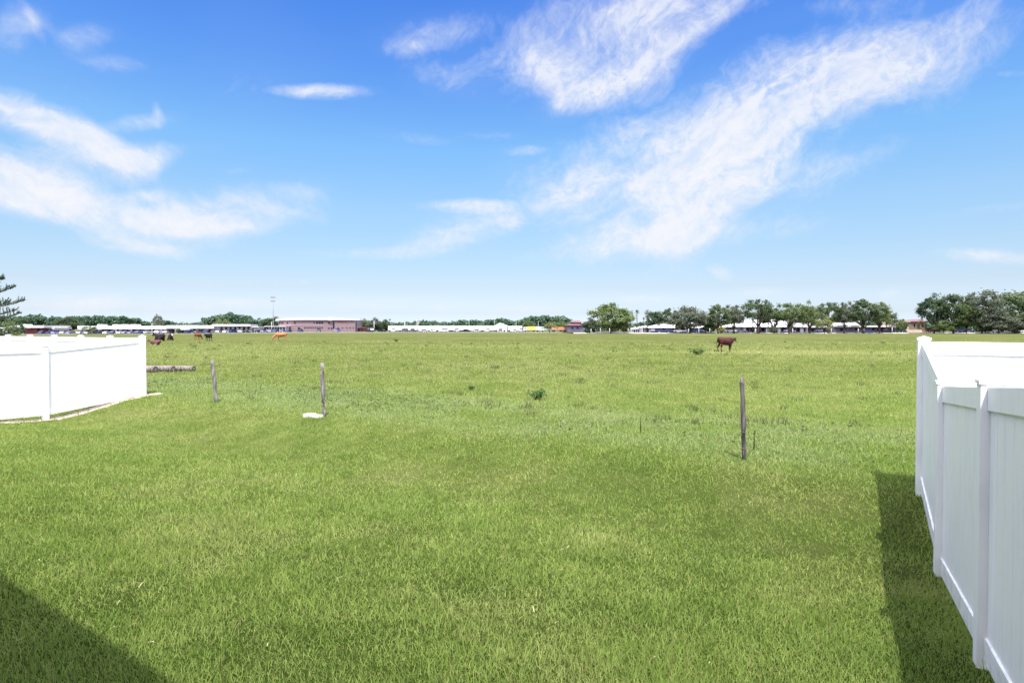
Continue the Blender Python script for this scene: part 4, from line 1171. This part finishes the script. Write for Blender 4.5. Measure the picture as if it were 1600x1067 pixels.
for (a, b, t) in ((1308, 1326, 504.2), (1330, 1344, 503.6)):
    mb = MB(); p0, p1, pt_ = P(a, 508.7, 257), P(b, 508.7, 257), P((a + b) / 2, t, 257); dd = Vector((0, 8, 0))
    mb.add([p0, p1, pt_, p0 + dd, p1 + dd, pt_ + dd], [(0, 1, 2), (5, 4, 3), (0, 3, 4, 1), (1, 4, 5, 2), (2, 5, 3, 0)]); mb.build('gable', WHITE_ROOF, r)
openings(r, 260, [(1313, 1317, 513, 517), (1336, 1341, 512.4, 516), (1350, 1353, 513, 517), (1363, 1366, 513, 517), (1371, 1375, 512.4, 516.4), (1385, 1388, 513, 517)])

r, zb = block('tan_house', 'tan rendered house with a dark roof next to the red car', 1415.5, 1446, 503, 250, 14, TAN, 'house')
hip(r, 1424, 1449, 1429, 1442, 502.8, 498.8, 248.5, 17, MAROON)
mb = MB(); bx(mb, 1415, 1424, 501.8, 503, 249, 16); mb.build('roof', TAN, r)
openings(r, 250, [(1428, 1430, 506, 511), (1433, 1437, 507, 511), (1440, 1443, 507, 511)])
r, zb = block('dark_shed', 'dark open shed in the shade under the small round bright tree', 1392, 1414, 511.5, 256, 8, DARKWALL, 'shed')
mb = MB(); bx(mb, 1391, 1415, 510.5, 511.4, 254.5, 11); mb.build('roof', STEEL_G, r)

# ------------------------------------------------------------------ white trailers, trucks and containers
TYRE = mat_noisy('tyre', (.015, .015, .016), (.03, .03, .03), 3, .8, .2)
PAINT = {}
def paint(name, c):
    if name not in PAINT: PAINT[name] = mat_noisy(name, tuple(v * .9 for v in c), tuple(min(v * 1.08, .9) for v in c), 1.5, .3, .5)
    return PAINT[name]
WHITE_P = paint('white_paint', (.78, .78, .77))

def trailer(x0, x1, top, Y, label, m=None, group=None, name='trailer', cat='trailer', cab=None):
    a = P(x0, 515, Y).x; b = P(x1, 515, Y).x; zb = LLx((a + b) / 2) if x0 < 905 else LOT_Z; zt = P((x0 + x1) / 2, top, Y).z; ln = b - a
    root = empty(name, ((a + b) / 2, Y, zb), label, cat, group)
    bb = MB(); s0 = a if cab != 'lo' else a + 2.0; s1 = b if cab != 'hi' else b - 2.0
    bb.box(((s0 + s1) / 2, Y + 1.25, (zb + 1.0 + zt) / 2), (s1 - s0, 2.5, zt - zb - 1.0)); bb.build('body', m or WHITE_P, root, bevel=.05)
    fb = MB(); fb.box(((a + b) / 2, Y + 1.25, zb + .86), (ln - .2, 2.2, .24)); fb.build('chassis', STEEL_G, root)
    for k in (.12, .24, .80) if not cab else (.16, .84):
        for sy in (.15, 2.35):
            wb = MB(); c = Vector((a + ln * k, Y + sy, zb + .48)); wb.tube([c + Vector((0, -.14, 0)), c + Vector((0, .14, 0))], .48, 12, smooth=False); wb.build('wheel', TYRE, root)
    if cab:
        c = a + .9 if cab == 'lo' else b - .9
        cb = MB(); cb.box((c, Y + 1.25, zb + 1.65), (1.75, 2.3, 1.9)); co = cb.build('cab', WHITE_P, root, bevel=.12)
        wb = MB(); wb.box((c, Y + .06, zb + 2.05), (.9, .06, .65)); wb.build('window', GLASS, co)
    return root
TG = 'white box trailers parked in a row'
tx = [606, 629, 652, 677, 700, 724, 748, 770, 793]
for i in range(8):
    trailer(tx[i] + .4, tx[i + 1] - .4, 508.8 + (.3, 0, .5, .1, .2, .4, .1, .6)[i], 334 + (i % 3) * 1.5, 'white box trailer parked end to end in the long row past the brick building', group=TG)
trailer(794, 816, 509.4, 326, 'white flat sided trailer parked next to the yellow box truck')
trailer(818, 837, 510.2, 318, 'yellow box truck parked among the white trailers', paint('yellow_paint', (.72, .55, .10)), name='box_truck', cat='truck', cab='lo')
trailer(838, 850, 510.4, 318, 'white box truck parked nose to the yellow box truck', name='box_truck', cat='truck', cab='hi')
trailer(862, 880, 510.8, 322, 'rust orange container trailer by the small straw green tree', paint('orange_paint', (.40, .19, .10)))
trailer(880.5, 892, 511.4, 312, 'bright vermilion container trailer beside a white one', paint('vermilion_paint', (.48, .19, .10)))
trailer(892.5, 913, 511.4, 304, 'white container trailer in front of the maroon roofed house')
trailer(573, 583, 513.2, 320, 'small white van trailer just past the brick building')
trailer(921, 931, 511.8, 262, 'pale trailer half hidden under the great light green tree')

def car_mesh(kind, m):
    mb = MB()
    if kind == 'sedan':
        low = [(-2.2, .32), (2.2, .32), (2.28, .62), (2.15, .78), (1.25, .90), (-1.55, .95), (-2.2, .90), (-2.28, .6)]; top = [(-1.6, .93), (1.15, .89), (.45, 1.38), (-.95, 1.42)]
    elif kind == 'suv':
        low = [(-2.3, .38), (2.3, .38), (2.36, .7), (2.2, .98), (1.15, 1.06), (-2.25, 1.10), (-2.34, .7)]; top = [(-2.2, 1.09), (1.1, 1.05), (.5, 1.70), (-1.95, 1.74)]
    else:
        low = [(-2.7, .42), (2.6, .42), (2.66, .8), (2.5, 1.05), (1.3, 1.12), (-2.7, 1.12)]; top = [(-.75, 1.12), (1.3, 1.11), (.7, 1.74), (-.55, 1.76)]
    mb.prism(low, -.86, .86, 0); mb.prism([(x, z) for x, z in top], -.76, .76, 1)
    tz = max(z for _, z in top); tops = [x for x, z in top if z > tz - .08]
    mb.box(((tops[0] + tops[1]) / 2, 0, tz + .012), (abs(tops[0] - tops[1]) + .06, 1.5, .05), 0, 0)
    for x in (-1.42, 1.38):
        for y in (-.80, .80):
            mb.tube([(x, y - .10, .33), (x, y + .10, .33)], .335, 12, 2, smooth=False)
    return mb.mesh('car', [m, GLASS, TYRE])
CARS = {}
COLS = {'white': (.78, .78, .77), 'silver': (.42, .43, .45), 'black': (.02, .02, .022), 'blue': (.035, .055, .16), 'red': (.24, .025, .03), 'grey': (.12, .125, .135), 'lilac': (.26, .24, .42)}
def car(px, Y, colour, kind, label, group=None, rz=0.0, name='parked_car'):
    key = (colour, kind)
    if key not in CARS: CARS[key] = car_mesh(kind, paint('car_' + colour, COLS[colour]))
    x = P(px, 515, Y).x; zb = LLx(x) + .02 if px < 905 else LOT_Z + .02
    o = link(name, CARS[key])
    o.location = (x, Y, zb + .015); o.rotation_euler = (0, 0, rz)
    return tag(o, label, 'car', group)
rng = random.Random(77)
def car_row(x0, x1, step, Y, where, pal, rz=(1.2, 1.9)):
    px = x0
    while px < x1:
        c = rng.choice(pal); k = rng.choice(('sedan', 'suv', 'suv', 'pickup'))
        car(px + rng.uniform(-.8, .8), Y + rng.uniform(-.5, .5), c, k, f'{c} car parked {where}', f'{c} cars {where}', rng.choice((-1, 1)) * rng.uniform(*rz))
        px += step * rng.uniform(.9, 1.7)
PAL = ('white', 'silver', 'black', 'blue', 'blue', 'grey', 'grey', 'lilac')
car_row(66, 150, 8.6, 292, 'in the lot seen over the white fence', PAL)
car_row(156, 262, 8.6, 292, 'by the long low building behind the fence corner', PAL)
car_row(296, 330, 9, 296, 'in the lot between the long low building and the walkway', PAL)
car_row(333, 402, 7.4, 298, 'in the crowded lot by the covered walkway', PAL)
car_row(404, 462, 9, 303, 'in the lot before the low annex and the brick building', PAL)
car_row(470, 556, 22, 312, 'at the foot of the brick building', PAL)
car_row(576, 820, 13, 308, 'in front of the white trailers', ('white', 'silver', 'grey', 'white', 'black'), (1.2, 3.1))
car_row(1020, 1104, 9, 248, 'in the shade before the white hip roofed hall', ('blue', 'lilac', 'black', 'blue', 'silver', 'grey'), (0, 1.9))
car(1141, 243, 'white', 'suv', 'white car parked directly behind the head of the brown cow', None, .1)
car(1158, 247, 'grey', 'sedan', 'grey car parked in shade beside the white car behind the brown cow', None, .0)
car(1234, 248, 'lilac', 'sedan', 'lilac blue car parked under the yellowing palm', None, .2)
car(1279, 243, 'lilac', 'suv', 'lilac blue car gleaming under the leafless grey shrub', None, 1.4)
car(1355, 248, 'blue', 'sedan', 'dark blue car parked under the tallest oak of the row', None, .1)
car(1390, 247, 'black', 'sedan', 'black car parked by the lilac wall, beside the small round tree', None, .1)
car(1405, 247, 'blue', 'suv', 'dark blue car parked at the dark open shed', None, .0)
car(1449, 242, 'red', 'suv', 'red car parked in front of the tan house', None, 1.2)
car(1501, 243, 'blue', 'suv', 'dark blue car parked in the shade of the great oaks, by a stout trunk', None, .3)
car(1513, 244, 'lilac', 'sedan', 'lilac blue car parked between trunks of the great oaks', None, -.2)
car(1560, 243, 'silver', 'suv', 'silver car parked under the low grey green tree of the grove', None, .1)
car(1590, 243, 'white', 'sedan', 'white car parked under the last great oak at the edge', None, .1)

# ------------------------------------------------------------------ poles and posts
def pole(px, top, Y, label, kind='plain', group='light poles in the lots', r=.10, m=None):
    x = P(px, 515, Y).x; zb = LLx(x) if px < 905 else LOT_Z; zt = P(px, top, Y).z
    root = empty('light_pole', (x, Y, zb), label, 'light pole', group)
    mb = MB(); mb.tube([(x, Y, zb - .1), (x, Y, zt)], [r * 1.3, r * .75], 8); mb.build('shaft', m or STEEL, root)
    if kind == 'flood':
        for dz in (-.3, -2.3):
            mb = MB(); mb.box((x, Y, zt + dz), (2.6, .12, .12)); ar = mb.build('crossarm', STEEL_G, root)
            for k in (-1.1, -.4, .4, 1.1):
                mb = MB(); mb.box((x + k, Y - .2, zt + dz + .3), (.5, .3, .45)); mb.build('floodlight', STEEL_G, ar)
    else:
        mb = MB(); mb.box((x + .45, Y, zt - .05), (1.1, .16, .10)); ar = mb.build('arm', m or STEEL, root)
        mb = MB(); mb.box((x + 1.0, Y, zt - .06), (.6, .3, .14)); mb.build('lamp', STEEL_G, ar)
pole(427, 464.5, 330, 'very tall floodlight mast with two crossarms by the brick building', 'flood', None, .19, STEEL_G)
for (px, top, lab) in ((584.5, 501.5, 'white light pole nearest the brick building'), (632.5, 502.6, 'white light pole over the near end of the white trailers'), (653, 502.8, 'white light pole leaning over the second white trailer'),
                       (651, 499, 'thin tall light pole paired with a shorter white one at the trailers'), (733, 498.6, 'thin light pole midway along the white trailers'), (772.5, 497.4, 'thin light pole standing by the teal roofed hut'), (806.5, 500, 'thin light pole just before the yellow box truck'), (841, 502, 'thin light pole behind the white box truck')):
    pole(px, top, 326, lab, r=.13 if 'thin' not in lab else .055, m=OFFWHITE if 'thin' not in lab else STEEL)
pole(237.5, 505.5, 288, 'white light pole rising behind the two dark resting cows')
pole(424.5, 503, 318, 'short white light pole before the low annex')

for i, (px, Y, tp, lab) in enumerate((
        (923.5, 222, 514.0, 'pale fence post in front of the dark olive bush'), (938, 220, 513.0, 'pale fence post under the left skirts of the great light green tree'), (952.5, 221, 513.0, 'pale fence post under the middle of the great light green tree'),
        (981.5, 222, 513.0, 'pale fence post before the straw coloured bush'), (1076, 226, 513.6, 'pale fence post before the grey green oak at the hall'), (1092, 226, 513.6, 'pale fence post near the slim light green tree'),
        (1109, 226, 513.0, 'pale fence post just before the tall blue green oak'), (1180.5, 226, 513.6, 'pale fence post before the broad white roof'), (1238.5, 226, 513.4, 'pale fence post at the foot of the yellowing palm'),
        (1299, 226, 513.6, 'pale fence post beside the leafless grey shrub'), (1341, 226, 513.6, 'pale fence post before the small white gables'), (1394, 226, 511.6, 'pale fence post by the small round bright tree'), (1556.5, 222, 511.0, 'pale fence post under the low grey green tree of the grove'))):
    g = ground_xy(px, Y); t = P(px, tp, Y); mb = MB()
    rr = .11
    mb.tube([g + Vector((0, 0, -.1)), Vector((g.x, g.y, t.z - .06)), Vector((g.x, g.y, t.z))], [rr, rr * .95, rr * .6], 8)
    o = mb.build('fence_post', OFFWHITE); tag(o, lab, 'fence post', 'pale posts of the far pasture fence')

# ================================================================== cattle
def cow_mesh(pose, seed=0):
    mb = MB(); H = Vector
    z0 = 0.0 if pose != 'lie' else -.50
    F = (1, 0, 0)
    mb.ell([((-.86, 0, 1.10 + z0), .10, .10, F), ((-.80, 0, 1.08 + z0), .22, .24, F), ((-.60, 0, 1.04 + z0), .285, .315, F), ((-.25, 0, .97 + z0), .325, .355, F), ((.15, 0, .94 + z0), .335, .37, F),
            ((.45, 0, .95 + z0), .29, .365, F), ((.68, 0, .98 + z0), .235, .32, F), ((.84, 0, 1.0 + z0), .13, .20, F)], 16)
    if pose == 'graze': nk, hd, mz = (1.12, 0, .66), (1.30, .0, .42), (1.46, 0, .07)
    elif pose == 'lie': nk, hd, mz = (.96, .05, .76), (1.02, .08, .84), (1.30, .12, .60)
    elif pose == 'face': nk, hd, mz = (1.04, 0, 1.12), (1.14, 0, 1.18), (1.45, 0, .90)
    else: nk, hd, mz = (.98, .04, 1.12), (1.10, .08, 1.18), (1.36, .18, .95)
    s = H((.62, 0, 1.03 + z0)); nk, hd, mz = H(nk), H(hd), H(mz)
    d1 = (nk - s); d2 = (mz - hd)
    mb.ell([(s, .19, .27, d1), (s.lerp(nk, .6), .145, .20, d1), (nk, .125, .165, (hd - s)), (hd, .115, .135, d2)], 12)
    mb.ell([(hd - d2 * .16, .07, .08, d2), (hd, .122, .125, d2), (hd.lerp(mz, .35), .108, .115, d2), (hd.lerp(mz, .72), .078, .088, d2), (mz, .082, .078, d2), (mz + d2 * .06, .05, .05, d2)], 12)
    sd = d2.cross(H((0, 0, 1))).normalized()
    for sg in (-1, 1):
        b = hd + sd * sg * .10 + H((0, 0, .05)) - d2 * .08
        mb.ell([(b, .03, .035, sd * sg), (b + sd * sg * .10, .035, .055, sd * sg), (b + sd * sg * .19 + H((0, 0, -.015)), .012, .02, sd * sg)], 8)
    if pose == 'lie':
        for sy in (-1, 1):
            mb.ell([((-.52, sy * .20, .36), .15, .22, F), ((-.20, sy * .34, .22), .13, .17, F), ((.05, sy * .40, .10), .07, .08, F), ((-.32, sy * .42, .06), .05, .05, (-1, 0, 0)), ((-.5, sy * .42, .045), .05, .045, (-1, 0, 0))], 10)
            mb.ell([((.55, sy * .17, .34), .10, .14, F), ((.78, sy * .20, .12), .07, .08, F), ((.70, sy * .21, .05), .05, .05, (-1, 0, 0)), ((.45, sy * .21, .05), .05, .045, (-1, 0, 0))], 10)
    else:
        st = .12 if pose == 'stand' else .05
        for k, sy in enumerate((-1, 1)):
            dx = st if k else -st
            a, b, c, e = H((.50, sy * .16, .86)), H((.52 + dx * .5, sy * .16, .46)), H((.50 + dx, sy * .155, .12)), H((.53 + dx, sy * .155, .0))
            mb.tube([a, a.lerp(b, .5), b, b.lerp(c, .5), c, e], [.13, .10, .068, .050, .052, .066], 10)
            a, b, c, e, f = H((-.60, sy * .17, .92)), H((-.54 - dx * .2, sy * .18, .64)), H((-.68 - dx * .5, sy * .165, .42)), H((-.65 - dx * .7, sy * .16, .12)), H((-.62 - dx * .7, sy * .16, .0))
            mb.tube([a, b, c, c.lerp(e, .5), e, f], [.19, .135, .072, .052, .055, .068], 10)
        mb.ell([((-.34, 0, .72), .09, .08, F), ((-.2, 0, .68), .11, .09, F), ((-.05, 0, .73), .06, .05, F)], 8)
    tz = 1.20 + z0
    tail = [(-.80, 0, tz), (-.93, 0, tz - .08), (-.97, .01, tz - .35), (-.97, .02, max(tz - .72, .06)), (-.97, .02, max(tz - .86, .04))]
    mb.tube(tail, [.045, .038, .030, .028, .040], 7)
    me = mb.mesh('cow_raw', BARK)
    o = bpy.data.objects.new('cow_raw', me); COL.objects.link(o)
    rm = o.modifiers.new('r', 'REMESH'); rm.mode = 'VOXEL'; rm.voxel_size = .022; rm.use_smooth_shade = True
    sm = o.modifiers.new('s', 'SMOOTH'); sm.factor = .5; sm.iterations = 4
    dg = bpy.context.evaluated_depsgraph_get()
    res = bpy.data.meshes.new_from_object(o.evaluated_get(dg))
    bpy.data.objects.remove(o)
    return res, (nk, hd, mz, d2, sd)

def coat(name, c1, c2, face=None, fx=1.06, belly=None):
    m, nt, out = new_mat(name); b = N(nt, 'ShaderNodeBsdfPrincipled'); tc = N(nt, 'ShaderNodeTexCoord')
    c = mixc(nt, ramp(nt, noise_tex(nt, tc.outputs['Object'], 3.2, 5), .32, .68), c1, c2)
    sp = N(nt, 'ShaderNodeSeparateXYZ'); L(nt, tc.outputs['Object'], sp.inputs[0])
    jit = mth(nt, 'MULTIPLY', noise_tex(nt, tc.outputs['Object'], 6, 2), .12)
    if face: c = mixc(nt, ramp(nt, mth(nt, 'ADD', sp.outputs[0], jit), fx + .03, fx + .09), c, face)
    if belly: c = mixc(nt, ramp(nt, mth(nt, 'ADD', sp.outputs[2], jit), belly[1] + .12, belly[1] + .02), c, belly[0])
    L(nt, c, b.inputs['Base Color']); b.inputs['Roughness'].default_value = .65; b.inputs['Specular IOR Level'].default_value = .25
    L(nt, b.outputs[0], out.inputs[0]); return m

def cow(label, px, py, size_px, pose, m, rz, dy=None, sink=0.0, long=2.1, zs=1.0):
    g = ground_at(px, py)
    me, (nk, hd, mz, d2, sd) = cow_mesh(pose)
    me.materials.clear(); me.materials.append(m)
    root = empty('cow', g + Vector((0, 0, -sink)), label, 'cow', None, rz)
    k = size_px / FOC * g.y / long; root.scale = (k, k, k * zs)
    link('body', me, root)
    eyem = GLASS; hf = mat_noisy('horn', (.05, .045, .04), (.10, .09, .08), 4, .5, .3)
    for sg in (-1, 1):
        eb = MB(); c = hd.lerp(mz, .25) + sd * sg * .098 + Vector((0, 0, .045))
        eb.ell([(c - Vector((.02, 0, 0)), .008, .008, (1, 0, 0)), (c, .024, .022, (1, 0, 0)), (c + Vector((.02, 0, 0)), .008, .008, (1, 0, 0))], 8)
        e = bpy.data.objects.new('eye', eb.mesh('eye', eyem)); COL.objects.link(e); e.parent = root
    return root
COAT_BROWN = coat('red_brown_coat', (.030, .0075, .006), (.062, .015, .012), (.17, .15, .12), 1.16)
COAT_DARK = coat('dark_coat', (.012, .006, .008), (.028, .014, .016))
COAT_DARKW = coat('dark_coat_white_face', (.018, .008, .009), (.040, .019, .020), (.40, .36, .34), 1.14)
COAT_TAN = coat('orange_tan_coat', (.26, .105, .040), (.38, .18, .075))
COAT_RUST = coat('rust_coat', (.15, .055, .03), (.25, .10, .055))
COAT_BLACK = coat('black_coat', (.010, .009, .009), (.024, .022, .021))
COAT_PINK = coat('red_coat_white_belly', (.075, .030, .032), (.12, .052, .05), None, 1.06, ((.42, .38, .36), .14))
cow('red brown cow standing side on in the open field, its face paler than its body', 1133.5, 549.4, 34.5, 'stand', COAT_BROWN, .32, zs=1.04)
cow('orange tan cow grazing alone in front of the brick building', 440, 532.0, 20.5, 'graze', COAT_TAN, math.pi + .25)
cow('small rust coloured cow with its head down, next to the black cow', 309, 530.5, 16.5, 'graze', COAT_RUST, 1.45)
cow('black cow standing beside the small rust coloured cow', 326, 532.8, 19, 'face', COAT_BLACK, -1.62)
cow('dark cow lying in the grass, the plain one of the resting pair', 250, 533.0, 25, 'lie', COAT_DARK, math.pi - .45, zs=1.2)
cow('dark cow lying in the grass with a white blaze on its face', 266.5, 532.0, 20, 'lie', COAT_DARKW, -.95, zs=1.3)
cow('reddish calf with a white belly lying before the resting pair', 243, 539.2, 23, 'lie', COAT_PINK, math.pi - .1, long=2.35)
